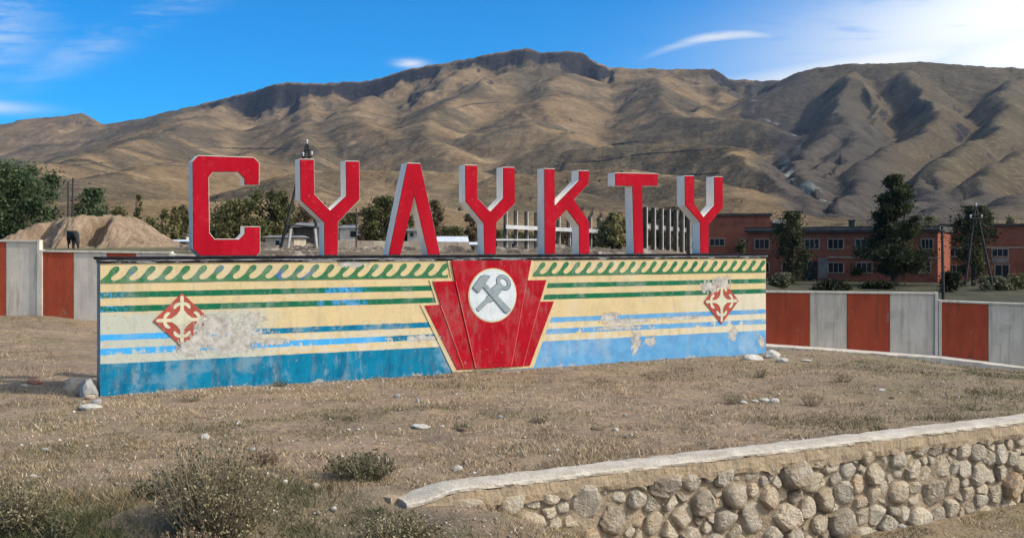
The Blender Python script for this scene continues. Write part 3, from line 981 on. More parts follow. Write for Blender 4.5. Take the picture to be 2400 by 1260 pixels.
def scroll(u0, u1, nrep, name):
    z0, z1 = B_SC
    per = (u1 - u0) / nrep
    sx = per / 135.0; sz = (z1 - z0) / (312 - 168)
    mb = MB()
    for k in range(nrep):
        pts = [(u0 + per * k + (x - 240) * sx * .998, z0 + (312 - y) * sz) for x, y in FING]
        if k == nrep - 1: pts = [(min(a, u1), c) for a, c in pts]
        jz = random.uniform(-.004, .004)
        pts = [(a + random.uniform(-.003, .003), c + (jz if c > z0 + .06 else 0)) for a, c in pts]
        mb.prism(pts, -0.0062 - .0012 * (k % 2), -.001)
    mb.box(u0, u1, -.0090, -.001, z0, z0 + 15 * sz)
    return mb.build(name, M_SCROLL, wall)


ue0, ue1 = WALL.u(1050), WALL.u(1250)
scroll(0.012, ue0, 22, 'scroll_border')
scroll(ue1, L - .02, 22, 'scroll_border')


# emblem: five fanned red panels with a medallion
def W(px, py): return wv(px, py)


def zoomp(pts, ox=950.0, oy=590.0, s=4.345): return [wv(ox + x / s, oy + y / s) for x, y in pts]


ztop = V_BAND - .004
cen = zoomp([(460, 85), (1275, 80), (1230, 310), (1075, 1168), (700, 1188), (497, 300)])
cen = [(u, min(z, ztop)) for u, z in cen]
ml = zoomp([(275, 300), (493, 296), (696, 1188), (580, 1193), (350, 535)])
mr = zoomp([(1238, 288), (1430, 285), (1365, 502), (1197, 1160), (1080, 1168)])
ol = zoomp([(190, 546), (347, 536), (576, 1193), (522, 1205)])
orr = zoomp([(1371, 505), (1508, 503), (1263, 1158), (1201, 1160)])
border = zoomp([(428, 88), (462, 268), (240, 285), (312, 518), (150, 538), (480, 1225), (1300, 1180), (1545, 492), (1398, 492), (1462, 272), (1262, 276), (1300, 84)])
border = [(u, min(z, ztop)) for u, z in border]
MB().prism(border, -0.013, -.001).build('emblem_border', M_CREAM, wall)
MB().prism(ol, -0.020, -.012).build('emblem_panel', M_RED, wall, bevel=.003)
MB().prism(orr, -0.020, -.012).build('emblem_panel', M_RED, wall, bevel=.003)
MB().prism(ml, -0.030, -.012).build('emblem_panel', M_RED, wall, bevel=.004)
MB().prism(mr, -0.030, -.012).build('emblem_panel', M_RED, wall, bevel=.004)
tag(MB().prism(cen, -0.044, -.012).build('emblem_panel', M_RED, wall, bevel=.005), 'wide central red panel of the emblem')
for a, c, y in (((497, 300), (700, 1180), -.0465), ((1228, 320), (1075, 1160), -.0465), ((350, 545), (583, 1185), -.0325), ((1366, 515), (1199, 1155), -.0325)):
    (u0, z0), (u1, z1) = zoomp([a, c])
    sg = 1 if u1 > u0 else -1
    MB().prism([(u0 + .004 * sg, z0), (u0 + .019 * sg, z0), (u1 + .019 * sg, z1), (u1 + .004 * sg, z1)], y, -.03).build('panel_line', M_REDLINE, wall)
mu, mz = zoomp([(877, 440)])[0]
mr_u = (zoomp([(1122, 440)])[0][0] - zoomp([(632, 440)])[0][0]) / 2
mr_z = (zoomp([(877, 165)])[0][1] - zoomp([(877, 715)])[0][1]) / 2


def ell(k, n=64): return [(mu + mr_u * k * math.cos(2 * math.pi * i / n), mz + mr_z * k * math.sin(2 * math.pi * i / n)) for i in range(n)]


med = MB().prism(ell(1.0), -0.048, -.03).build('medallion', M_CREAM, wall)
MB().prism(ell(.955), -0.052, -.045).build('medallion_field', M_WHITE, med)


def grow(pts, k):
    cx = sum(p[0] for p in pts) / len(pts); cy = sum(p[1] for p in pts) / len(pts)
    out = []
    for x, y in pts:
        r = math.hypot(x - cx, y - cy)
        out.append((cx + (x - cx) * (1 + k / r), cy + (y - cy) * (1 + k / r)))
    return out


def tool(parts, name, y):
    e, f = MB(), MB()
    for i, pts in enumerate(parts):
        e.prism(zoomp(grow(pts, 9)), y - .0008 * i, -.05)
        f.prism(zoomp(pts), y - .006 - .0008 * i, y + .004)
    t = f.build(name, M_TOOL, wall)
    e.build('outline', M_TOOLE, t)
    return t


ring_o = [(985 + 66 * math.cos(t) * .9 + 12 * math.sin(t) * 0, 308 + 76 * math.sin(t)) for t in np.linspace(0, 2 * math.pi, 25)[:-1]]
jh = [[(838, 440), (872, 476), (735, 602), (712, 588), (712, 570)],
      [(812, 462), (858, 420), (892, 458), (880, 490), (845, 510), (818, 498)],
      [(860, 378), (918, 325), (972, 380), (915, 448), (890, 440), (862, 404)]]
t = tool(jh, 'jackhammer', -.0535)


def ringmesh(cx, cy, rx, ry, rx2, ry2, rot, y0, y1):
    mb = MB(); n = 28
    o_, i_ = [], []
    for k in range(n):
        a = 2 * math.pi * k / n
        for lst, ax, ay in ((o_, rx, ry), (i_, rx2, ry2)):
            x, y = ax * math.cos(a), ay * math.sin(a)
            lst.append((cx + x * math.cos(rot) - y * math.sin(rot), cy + x * math.sin(rot) + y * math.cos(rot)))
    o_, i_ = zoomp(o_), zoomp(i_)
    p = [(u, y0, w) for u, w in o_] + [(u, y0, w) for u, w in i_] + [(u, y1, w) for u, w in o_] + [(u, y1, w) for u, w in i_]
    f = []
    for k in range(n):
        j = (k + 1) % n
        f += [(k, k + n, j + n, j), (k, j, j + 2 * n, k + 2 * n), (k + n, k + 3 * n, j + 3 * n, j + n)]
    return mb.poly(p, f)


ringmesh(985, 310, 62, 80, 34, 50, R(-38), -.0600, -.05).build('handle', M_TOOL, t)
ringmesh(985, 310, 70, 88, 27, 43, R(-38), -.0555, -.05).build('outline', M_TOOLE, t)
hm = [[(752, 250), (790, 240), (838, 246), (838, 262), (735, 404), (722, 410), (676, 366), (676, 352)],
      [(768, 346), (800, 322), (1046, 572), (1044, 594), (1018, 616), (996, 612)]]
tool(hm, 'hammer', -.0640)


# two diamond ornaments
def diamond(px, py, top, bot, left, right, label):
    (cu, cz) = wv(px, py)
    tz = wv(*top)[1]; bz = wv(*bot)[1]; lu = wv(*left)[0]; ru = wv(*right)[0]
    hu, hv = (ru - lu) / 2, (tz - bz) / 2
    cu, cz = (ru + lu) / 2, (tz + bz) / 2
    q = lambda a, c: (cu + a * hu, cz + c * hv)
    d = MB().prism([q(0, 1), q(1, 0), q(0, -1), q(-1, 0)], -0.014, -.001).build('diamond_ornament', M_DRED, wall)
    tag(d, label)
    mb = MB()
    y0, y1 = -.0175, -.010

    def arm(rot):
        def rq(a, c):
            for _ in range(rot): a, c = -c, a
            return q(a, c)

        def arc(pts, w):
            n = len(pts); lft, rgt = [], []
            for i, (a, c) in enumerate(pts):
                a0, c0 = pts[max(i - 1, 0)]; a1, c1 = pts[min(i + 1, n - 1)]
                dx, dy = a1 - a0, c1 - c0; ll = math.hypot(dx, dy)
                ww = w[i]
                lft.append((a - dy / ll * ww, c + dx / ll * ww)); rgt.append((a + dy / ll * ww, c - dx / ll * ww))
            pl = [rq(*p) for p in lft + rgt[::-1]]
            mb.prism(pl, y0 - .0006 * len(mb.v) / 200, y1)
        arc([(0, .0), (0, .3), (0, .5), (0, .72), (0, .86), (0, .90)], [.13, .07, .06, .065, .06, .025])
        kf = 1.0 if px < 900 else .5
        for s in (-1, 1):
            arc([(0, .58), (s * .10, .60), (s * .20, .55), (s * .26, .47), (s * .27, .41)], [.04, .06, .065, .055, .02])
            arc([(s * .0, .30), (s * .10, .17), (s * .22, .09), (s * .36, .03)], [.03 * kf, .07 * kf, .07 * kf, .03 * kf])
    for r_ in range(4): arm(r_)
    k = .24 if px < 900 else .07
    mb.prism([q(k * math.cos(t_), k * math.sin(t_)) for t_ in np.linspace(0, 2 * math.pi, 21)[:-1]], y0 - .002, y1)
    mb.build('ornament_curls', M_DCREAM, d)


diamond(427, 747, (432.9, 686), (428, 812), (358.6, 757), (492, 744), 'weathered diamond ornament with its lower right half flaked away')
diamond(1690, 706, (1688, 652), (1694.7, 758.7), (1649, 708), (1730.7, 705), 'red and cream diamond ornament with grey plaster showing at its top')


# ------------------------------------------------------------------ the seven letters
def letter_red():
    m, nb, b = new_mat('red letter paint')
    v = nb.coord('Object')
    oi = nb.node('ShaderNodeObjectInfo')
    n1 = nb.noise(nb.scale(v, (1, 1, .35)), 3.5, 6, .65)
    n2 = nb.noise(v, 26, 5, .7)
    c = nb.mix(nb.smooth(n1, .34, .68), (.32, .0025, .011, 1), (.39, .005, .017, 1))
    c = nb.mix(nb.mul(nb.smooth(nb.noise(nb.scale(v, (1, 1, .2)), 9, 6, .75), .50, .70), .50), c, (.27, .006, .014, 1))
    c = nb.mix(nb.mul(nb.smooth(n2, .64, .72), .6), c, (.50, .20, .16, 1))
    c = nb.mix(nb.mul(nb.smooth(nb.noise(v, 2.2, 6, .7), .56, .70), .30), c, (.48, .045, .05, 1))
    nb.put(b.inputs['Base Color'], c)
    b.inputs['Roughness'].default_value = .8
    b.inputs['Specular IOR Level'].default_value = .08
    nb.put(b.inputs['Normal'], nb.bump(nb.add(n2, n1), .25, .01))
    return m


def letter_white():
    m, nb, b = new_mat('white letter paint')
    v = nb.coord('Object')
    n1 = nb.noise(nb.scale(v, (1, 1, .25)), 4, 6, .65)
    c = nb.mix(nb.smooth(n1, .4, .75), (.90, .805, .68, 1), (.75, .66, .55, 1))
    c = nb.mix(nb.mul(nb.smooth(nb.noise(v, 20, 6, .7), .6, .72), .6), c, (.36, .33, .29, 1))
    nb.put(b.inputs['Base Color'], c)
    nb.put(b.inputs['Normal'], nb.bump(nb.noise(v, 30, 5, .7), .3, .01))
    return m


M_LRED, M_LWHITE = letter_red(), letter_white()
M_LEDGE = simple('dark weathered letter edge', (.10, .035, .035, 1), (.05, .03, .03, 1), 5, bump=.3)
YL = 0.02
DEP = 0.24


def offset_poly(uv, dist):
    """inset a polygon by dist (miter)"""
    area = sum(uv[i][0] * uv[(i + 1) % len(uv)][1] - uv[(i + 1) % len(uv)][0] * uv[i][1] for i in range(len(uv)))
    if area < 0: uv = uv[::-1]
    n = len(uv); out = []
    for i in range(n):
        p0, p1, p2 = Vector(uv[i - 1]), Vector(uv[i]), Vector(uv[(i + 1) % n])
        d1 = (p1 - p0).normalized(); d2 = (p2 - p1).normalized()
        n1 = Vector((-d1.y, d1.x)); n2 = Vector((-d2.y, d2.x))
        k = (n1 + n2)
        k = k / max(k.length_squared / 2, .35)
        out.append(tuple(p1 + k * dist))
    return out


LETTERS = [
    ([(464, 364), (595, 368.3), (608.5, 381), (607.7, 434.1), (572, 434.1), (571.5, 418.7), (557.2, 403.9), (499.2, 403.9), (489.7, 416), (491.6, 545.5), (503.2, 559.6),
      (559.9, 559.6), (572, 546.9), (572.6, 530.2), (610.4, 530.7), (610.4, 590), (603, 597.6), (468.2, 597.6), (451.2, 583.3), (450, 378.3)],
     'big red letter C with clipped corners, first letter of the word', 'letter'),
    ([(701.8, 372.3), (736.6, 372.9), (738.2, 455.2), (773.8, 492.1), (810.2, 457.9), (809.4, 376.9), (842.6, 377.4), (843.4, 467.8), (793.5, 520), (792.7, 594.1), (759, 595.5), (758.4, 521.3), (703.1, 468.7)],
     'red fork-shaped letter between the C and the upturned V, power pole behind it', 'letter'),
    ([(953.8, 381.5), (985.6, 382.3), (1032.8, 592.8), (1002.6, 593.6), (970.8, 459.2), (939.8, 593.6), (909.3, 593.6)],
     'red letter like an upturned V without a crossbar', 'letter'),
    ([(1089.5, 386.3), (1119.2, 386.9), (1119.2, 463.2), (1148.9, 494.8), (1178.5, 463.2), (1178.5, 391.2), (1206.9, 391.7), (1207.7, 476.7), (1164, 522.5), (1162.9, 591.4), (1134, 592), (1132.7, 524), (1090, 472.7)],
     'red fork-shaped letter above the red emblem, beside the K', 'letter'),
    ([(1274.7, 394.5), (1300.3, 395.1), (1300.9, 480.1), (1355.6, 422.6), (1355.6, 399.1), (1381.3, 399.7), (1379.9, 431.5), (1346.2, 467.9), (1381.3, 519.2), (1381.8, 590.7), (1356.4, 591.5),
      (1356.4, 530), (1327.8, 492.2), (1303, 519.2), (1301.7, 592.1), (1275.5, 592.1)],
     'red letter K in front of the white concrete frame', 'letter'),
    ([(1441.2, 404.5), (1542.6, 406.4), (1541.8, 436.1), (1505.4, 436.9), (1508.6, 589.4), (1485.2, 589.9), (1481.1, 436.9), (1441.2, 435.6)],
     'red letter T on a single stem', 'letter'),
    ([(1603.9, 411.3), (1627.4, 411.3), (1627.4, 477.4), (1648.9, 507.9), (1673.2, 480.1), (1673.2, 413.4), (1694.3, 413.4), (1694.8, 486.8), (1661.3, 527.3), (1661.3, 588), (1640.3, 588.8), (1639.8, 521.9), (1604.7, 481.4)],
     'red fork-shaped letter in front of the brick building, last of the word', 'letter'),
]
for pts, label, cat in LETTERS:
    uv = [WALL.uv(px, py, YL) for px, py in pts]
    lowest = min(z for u, z in uv)
    uv = [(u, H_CAP + .002 if z < lowest + .045 else z) for u, z in uv]
    cu = sum(u for u, z in uv) / len(uv)
    wx_, wy_ = WALL.w(cu, YL + DEP / 2)
    t = thing('sign_letter', label, cat, (wx_, wy_, H_CAP), WALL.rz, 'giant red letters standing on the painted wall')
    loc = [(u - cu, z - H_CAP) for u, z in uv]
    MB().prism(loc, -DEP / 2 + .006, DEP / 2).build('letter_body', M_LWHITE, t, bevel=.004)
    MB().prism(offset_poly(loc, .006), -DEP / 2 - .002, -DEP / 2 + .010).build('letter_rim', M_LEDGE, t)
    MB().prism(offset_poly(loc, .013), -DEP / 2 - .008, -DEP / 2 + .004).build('letter_face', M_LRED, t)

# ------------------------------------------------------------------ retaining wall of rubble stone
terr_rz = TERR.rz
rw = thing('stone_retaining_wall', 'rough rubble retaining wall with a pale concrete coping along the terrace edge', 'retaining wall', (TERR.a[0], TERR.a[1], 0), terr_rz)
RL = 13.5


def stone_material():
    m, nb, b = new_mat('rubble stone')
    v = nb.coord('Object')
    oi = nb.node('ShaderNodeObjectInfo').outputs['Random']
    base = nb.ramp(oi, [(0.0, (.44, .335, .215, 1)), (.2, (.64, .52, .36, 1)), (.4, (.54, .46, .35, 1)), (.56, (.31, .225, .145, 1)), (.78, (.72, .61, .45, 1)), (1.0, (.55, .36, .20, 1))])
    n1 = nb.noise(v, 7, 7, .7)
    n2 = nb.noise(v, 38, 6, .7)
    c = nb.mix(nb.mul(nb.smooth(n1, .42, .66), .65), base, (.68, .61, .49, 1))
    c = nb.mix(nb.mul(nb.smooth(nb.noise(v, 12, 6, .7), .54, .68), .6), c, (.20, .155, .105, 1))
    c = nb.mix(nb.mul(nb.smooth(n2, .56, .72), .55), c, (.13, .105, .08, 1))
    c = nb.mix(nb.mul(nb.smooth(nb.noise(v, 4, 5, .6), .62, .70), .5), c, (.34, .17, .09, 1))
    nb.put(b.inputs['Base Color'], c)
    b.inputs['Roughness'].default_value = .95
    nb.put(b.inputs['Normal'], nb.bump(nb.add(nb.mul(n1, 1.6), nb.add(nb.mul(n2, .6), nb.mul(nb.noise(v, 16, 7, .75), .9))), 1.0, .055))
    return m


def coping_material():
    m, nb, b = new_mat('weathered coping concrete')
    v = nb.coord('Object')
    n1 = nb.noise(v, 3, 7, .7); n2 = nb.noise(v, 24, 7, .72)
    c = nb.ramp(n1, [(.3, (.36, .30, .22, 1)), (.55, (.52, .45, .36, 1)), (.75, (.60, .54, .45, 1))])
    c = nb.mix(nb.mul(nb.smooth(n2, .55, .70), .6), c, (.25, .205, .15, 1))
    c = nb.mix(nb.mul(nb.smooth(nb.voro(v, 28), .12, .04), .6), c, (.20, .17, .13, 1))
    nb.put(b.inputs['Base Color'], c)
    nb.put(b.inputs['Normal'], nb.bump(nb.add(n1, n2), .9, .02))
    return m


M_STONE, M_COPE = stone_material(), coping_material()
M_MORT = simple('tan mortar', (.40, .295, .18, 1), (.33, .25, .165, 1), 3, bump=.9, bdist=.03, bscale=16, grime=(.18, .13, .085, 1))
M_BACK = simple('joint mortar', (.37, .285, .19, 1), (.22, .165, .11, 1), 5, bump=1.0, bdist=.05, bscale=14)


def cope_z(r): return 0.035 + 0.012 * fbm(r * .8, r * 0 + 3.3, 3, 77)


def strip(name, profile, m, r0, r1, step, parent, jit=0.0, seed=0, ragged=None):
    """a long bar: cross-section (y, z) swept along x with uneven edges"""
    rs = np.arange(r0, r1 + 1e-6, step)
    n = len(profile)
    V = np.zeros((len(rs), n, 3))
    for k, (y, z) in enumerate(profile):
        V[:, k, 0] = rs
        V[:, k, 1] = y + jit * fbm(rs * 5.0, rs * 0 + k * 3.7, 4, seed)
        V[:, k, 2] = z + cope_z(rs) - .055 + jit * .7 * fbm(rs * 5.0, rs * 0 + k * 5.1 + 9, 4, seed + 3)
        if ragged and k in ragged:
            V[:, k, 2] += ragged[k] * (np.abs(fbm(rs * 3.1, rs * 0 + .5, 4, seed + 7)) * 1.5 - .25)
    V[:, :, 2] -= (.085 * (1 - ss(r0, r0 + .55, rs)))[:, None]
    i = np.arange(len(rs) * n).reshape(len(rs), n)
    q = np.stack([i[:-1], np.roll(i, -1, 1)[:-1], np.roll(i, -1, 1)[1:], i[1:]], -1).reshape(-1, 4)
    mb = MB(); mb.v = [tuple(p) for p in V.reshape(-1, 3)]
    mb.f = [tuple(a) for a in q[:, ::-1]] + [tuple(i[0]), tuple(i[-1][::-1])]
    return mb.build(name, m, parent)


strip('coping', [(-.050, .012), (-.054, .036), (-.036, .052), (.06, .060), (.20, .058), (.315, .045), (.325, -.03)], M_COPE, .07, RL, .045, rw, .020, 5)
strip('mortar_band', [(-.030, -.16), (-.044, -.10), (-.046, .010), (.30, .008), (.30, -.16)], M_MORT, .06, RL, .04, rw, .022, 15, {0: -.07, 4: 0})
vts, fcs = rough_panel(.02, RL, -1.5, -.10, .018, .30, .045, .045)
mb = MB(); mb.v, mb.f = vts, fcs
mb.build('backing', M_BACK, rw)


def foot_z(r):
    x = TERR.a[0] + TERR.d[0] * r - TERR.n[0] * .12
    y = TERR.a[1] + TERR.d[1] * r - TERR.n[1] * .12
    return gz(x, y)


def clip(poly, a, c, k):
    """keep the part of poly where a*x + c*y <= k"""
    out = []
    for i in range(len(poly)):
        p, q = poly[i], poly[(i + 1) % len(poly)]
        dp = a * p[0] + c * p[1] - k; dq = a * q[0] + c * q[1] - k
        if dp <= 0: out.append(p)
        if dp * dq < 0:
            s = dp / (dp - dq)
            out.append((p[0] + (q[0] - p[0]) * s, p[1] + (q[1] - p[1]) * s))
    return out


def stones():
    rng = random.Random(21)
    sites = []
    for rad, tries in ((.165, 64), (.118, 700), (.080, 3600), (.052, 2000)):
        for _ in range(tries):
            x = rng.uniform(0.05, RL - .05)
            z = rng.uniform(-1.25, -.13)
            if z < float(foot_z(np.array([x]))[0]) - .16: continue
            r = rad * rng.uniform(.85, 1.2)
            if all(math.hypot((x - a) * .92, z - c) > (r + s) * .86 for a, c, s in sites):
                sites.append((x, z, r))
    # those that show largest come first: everything on this wall is under the limit of 300
    sites.sort(key=lambda q: (q[0] > 9.2, -q[2]))
    joined = MB()
    placed = 0
    for (x, z, r) in sites:
        cell = [(x - .4, z - .4), (x + .4, z - .4), (x + .4, min(z + .4, -.085)), (x - .4, min(z + .4, -.085))]
        for a, c, s in sites:
            dx, dz = a - x, c - z
            dd = math.hypot(dx, dz)
            if dd == 0 or dd > .9: continue
            k = (dd * dd + r * r - s * s) / (2 * dd)
            cell = clip(cell, dx / dd, dz / dd, dx / dd * x + dz / dd * z + k)
            if len(cell) < 3: break
        if len(cell) < 3: continue
        # limit long slivers, round the corners once
        cell = [(x + max(-1.5 * r, min(1.5 * r, a - x)), z + max(-1.4 * r, min(1.4 * r, c - z))) for a, c in cell]
        rp = []
        for i in range(len(cell)):
            p, q = cell[i], cell[(i + 1) % len(cell)]
            e = rng.uniform(.08, .30)
            rp += [(p[0] + (q[0] - p[0]) * e, p[1] + (q[1] - p[1]) * e), (p[0] + (q[0] - p[0]) * (1 - e), p[1] + (q[1] - p[1]) * (1 - e))]
        if len(rp) < 6: continue
        cx = sum(p[0] for p in rp) / len(rp); cz = sum(p[1] for p in rp) / len(rp)
        h = r * rng.uniform(.25, .80) + .016
        ox, oz = rng.uniform(-.25, .25) * r, rng.uniform(-.15, .35) * r
        tilt, tz = rng.uniform(-.3, .3), rng.uniform(-.3, .4)
        gp = rng.uniform(.86, .97)
        rings = ((gp, .075), (gp * .99, .015), (gp * .93, -h * .55), (gp * .80, -h * .90), (gp * .58, -h))
        v, f = [], []
        n = len(rp)
        for ri, (s, y) in enumerate(rings):
            for (a, c) in rp:
                j = .0 if ri == 0 else (.07 if ri < 4 else .045) * r
                px_ = (a - cx) * s + ox * (ri / 4) ** 1.4
                pz_ = (c - cz) * s + oz * (ri / 4) ** 1.4
                v.append((px_ + rng.uniform(-j, j), .055 - .02 + y + (tilt * px_ + tz * pz_) * (ri / 4) + rng.uniform(-j, j), pz_ + rng.uniform(-j, j)))
        for ri in range(4):
            f += [(ri * n + k, ri * n + (k + 1) % n, (ri + 1) * n + (k + 1) % n, (ri + 1) * n + k) for k in range(n)]
        f.append(tuple(4 * n + k for k in range(n)))
        sm = rng.random() < .40
        if placed < 290 and x < 9.2:
            o = MB().poly(v, f).build('stone', M_STONE, rw, smooth=sm)
            o.location = (cx, 0, cz)
            placed += 1
        else:                               # past the limit, or beyond the picture
            joined.poly([(a + cx, b_, c + cz) for a, b_, c in v], f)
    if joined.v: tag(joined.build('small_stones', M_STONE, rw), kind='stuff')
    print('stones', len(sites), placed)


stones()
# return of the coping at its left end, running back into the bank
ret = MB().prism([(0, -.16), (0, -.035), (.2, -.04), (.45, -.06), (.7, -.10), (.7, -.2)], -.06, .06).build('coping_return', M_MORT, rw)
ret.rotation_euler = (0, 0, R(112))
ret.location = (.05, .16, 0)


# ------------------------------------------------------------------ fences of painted concrete panels
def panel_material(name, c1, c2, c3):
    m, nb, b = new_mat(name)
    v = nb.coord('Object')
    n1 = nb.noise(nb.scale(v, (1, 1, .4)), 3, 7, .68)
    n2 = nb.noise(v, 18, 6, .7)
    c = nb.mix(nb.smooth(n1, .34, .66), c1, c2)
    c = nb.mix(nb.mul(nb.smooth(n2, .54, .7), .5), c, c3)
    n3 = nb.noise(nb.scale(v, (3, 1, .3)), 2.4, 6, .65)
    c = nb.mix(nb.mul(nb.smooth(n3, .48, .68), .65), c, c3)
    n4 = nb.noise(v, 1.1, 7, .75)
    c = nb.mix(nb.mul(nb.smooth(n4, .58, .64), .35), c, (.30, .25, .20, 1))
    nb.put(b.inputs['Base Color'], c)
    nb.put(b.inputs['Normal'], nb.bump(nb.add(n1, n2), .45, .02))
    return m


M_FRED = panel_material('faded red whitewash', (.39, .068, .026, 1), (.31, .050, .022, 1), (.20, .048, .026, 1))
M_FWHITE = panel_material('grey whitewash', (.60, .53, .43, 1), (.49, .43, .345, 1), (.33, .27, .20, 1))
M_FEDGE = panel_material('pale panel edge', (.62, .56, .46, 1), (.50, .44, .35, 1), (.30, .26, .20, 1))


def fence_section(root, P, pxs, cols, ytop, ybot, post=True):
    """stripes between the pixels pxs on plane P; ytop / ybot = photo heights at both ends"""
    us = [P.u(px) for px in pxs]
    z_t = [P.uv(pxs[0], ytop[0])[1], P.uv(pxs[-1], ytop[1])[1]]
    z_b = [P.uv(pxs[0], ybot[0])[1], P.uv(pxs[-1], ybot[1])[1]]
    lerp = lambda u, z: z[0] + (z[1] - z[0]) * (u - us[0]) / (us[-1] - us[0])
    ax, ay = root.location.x, root.location.y
    c, s = math.cos(P.rz - root.rotation_euler.z), math.sin(P.rz - root.rotation_euler.z)
    # everything is built in the plane's own frame on an object turned into the fence's frame
    ca, sa = math.cos(-root.rotation_euler.z), math.sin(-root.rotation_euler.z)
    dx, dy = P.a[0] - ax, P.a[1] - ay
    off = (dx * ca - dy * sa, dx * sa + dy * ca, 0)
    rot = P.rz - root.rotation_euler.z

    def put(mb, name, m, bevel=.006):
        o = mb.build(name, m, root, bevel=bevel)
        o.location, o.rotation_euler = off, (0, 0, rot)
        return o
    for i, ch in enumerate(cols):
        a, b_ = us[i] + .006, us[i + 1] - .006
        mb = MB().prism([(a, lerp(a, z_b) - .35), (b_, lerp(b_, z_b) - .35), (b_, lerp(b_, z_t) - .05), (a, lerp(a, z_t) - .05)], 0.0, .10)
        put(mb, 'red_panel' if ch == 'r' else 'white_panel', M_FRED if ch == 'r' else M_FWHITE)
    a, b_ = us[0], us[-1]
    put(MB().prism([(a, lerp(a, z_t) - .048), (b_, lerp(b_, z_t) - .048), (b_, lerp(b_, z_t)), (a, lerp(a, z_t))], -.035, .13), 'top_rail', M_FEDGE)
    if post:
        for u in (us[0], us[-1]):
            put(MB().box(u - .035, u + .035, -.045, .15, lerp(u, z_b) - .4, lerp(u, z_t) + .01), 'post', M_FEDGE)


fr = thing('panel_fence', 'red and white striped concrete panel fence stepping down in front of the brick building', 'fence', (FR1.a[0], FR1.a[1], 0), FR1.rz)
fence_section(fr, FR1, [1700, 1790, 1898, 1985, 2085, 2194], 'wrwrw', (680, 685), (803, 836))
fence_section(fr, FR2, [2203, 2316, 2432, 2560, 2700], 'rwrw', (703, 722), (836, 890))
fl = thing('panel_fence', 'red and white striped concrete panel fence below the earth mound', 'fence', (FL.a[0], FL.a[1], 0), FL.rz)
fence_section(fl, FL, [-230, -150, -70, 14, 91], 'rwrw', (559, 563), (716, 752))
fence_section(fl, FL, [97, 172, 250, 318, 400], 'rwrw', (586, 590), (750, 785))
fence_section(fl, FL, [406, 480, 555, 630], 'rwr', (595, 600), (785, 800))

# concrete kerb strips at the foot of the fences
M_KERB = simple('pale kerb concrete', (.60, .54, .45, 1), (.48, .42, .34, 1), 4, bump=.5, bdist=.02)


def kerb(P, px0, px1, y0, y1, name_loc, label, wid=.42, h=.16):
    (u0, z0), (u1, z1) = P.uv(px0, y0), P.uv(px1, y1)
    o = thing('kerb', label, 'kerb', (P.a[0], P.a[1], 0), P.rz)
    n = 26
    V, Fc = [], []
    for i in range(n + 1):
        t = i / n
        u = u0 + (u1 - u0) * t; z = z0 + (z1 - z0) * t
        j = lambda: random.uniform(-.008, .008)
        V += [(u, -wid + j(), z - h), (u, -wid + j(), z - .005 + j()), (u, -wid + .05, z + .012 + j()), (u, .0, z + .02), (u, .0, z - h)]
    for i in range(n):
        for k in range(4):
            Fc.append((i * 5 + k, (i + 1) * 5 + k, (i + 1) * 5 + k + 1, i * 5 + k + 1))
    MB().poly(V, Fc).build('kerb_stones', M_KERB, o)


kerb(FR1, 1700, 2196, 800, 834, 0, 'pale concrete kerb along the foot of the fence before the brick building')
kerb(FR2, 2198, 2700, 834, 895, 0, 'pale concrete kerb at the low fence section by the right edge of the picture')
kerb(FL, -230, 95, 716, 751, 0, 'concrete kerb at the foot of the striped fence by the earth mound', .5)
kerb(FL, 97, 420, 752, 788, 0, 'concrete kerb beside the left end of the painted wall', .5)


# ------------------------------------------------------------------ brick building
def brick_material():
    m, nb, b = new_mat('dark red brick')
    v = nb.coord('Object')
    x, y, z = nb.sep(v)
    bt = nb.node('ShaderNodeTexBrick')
    nb.put(bt.inputs['Vector'], nb.comb(x, z, 0.0))
    bt.inputs['Scale'].default_value = 1.0
    bt.inputs['Brick Width'].default_value = .26
    bt.inputs['Row Height'].default_value = .085
    bt.inputs['Mortar Size'].default_value = .008
    bt.inputs['Color1'].default_value = (.31, .095, .053, 1)
    bt.inputs['Color2'].default_value = (.23, .070, .041, 1)
    bt.inputs['Mortar'].default_value = (.115, .085, .065, 1)
    n = nb.noise(v, .5, 7, .68)
    c = nb.mix(nb.mul(nb.smooth(n, .46, .68), .6), bt.outputs[0], (.085, .040, .032, 1))
    c = nb.mix(nb.mul(nb.smooth(nb.noise(v, .9, 6, .7), .60, .70), .5), c, (.17, .095, .068, 1))
    nb.put(b.inputs['Base Color'], c)
    b.inputs['Specular IOR Level'].default_value = .05
    return m


M_BRICK = brick_material()
M_ROOF = simple('bitumen roof edge', (.085, .078, .070, 1), (.05, .046, .042, 1), .6, spec=.05)
M_TRIM = simple('pale building trim', (.36, .285, .215, 1), (.24, .19, .145, 1), 1.2)
M_GLASS = new_mat('dark window glass')[0]
_b = M_GLASS.node_tree.nodes['Principled BSDF']
_b.inputs['Base Color'].default_value = (.014, .016, .018, 1)
_b.inputs['Roughness'].default_value = .25
M_PLAST = simple('stained grey plaster', (.24, .215, .185, 1), (.14, .125, .11, 1), .8)
BP = Plane(at(1752, 0, 150.0), at(2198, 0, 138.0))


def window(root, P, x0, x1, y0, y1, off=0.0, bars=3):
    u0, z1 = P.uv(x0, y0); u1, z0 = P.uv(x1, y1)
    fr_ = MB()
    w = .13
    fr_.box(u0 - w, u1 + w, -.10, .05, z1, z1 + w).box(u0 - w, u1 + w, -.10, .05, z0 - w, z0)
    fr_.box(u0 - w, u0, -.095, .05, z0, z1).box(u1, u1 + w, -.095, .05, z0, z1)
    f = fr_.build('window', M_TRIM, root)
    MB().box(u0, u1, -.02, .02, z0, z1).build('pane', M_GLASS, f)
    for i in range(1, bars):
        u = u0 + (u1 - u0) * i / bars
        MB().box(u - .04, u + .04, -.06, -.021, z0, z1).build('glazing_bar', M_TRIM, f)


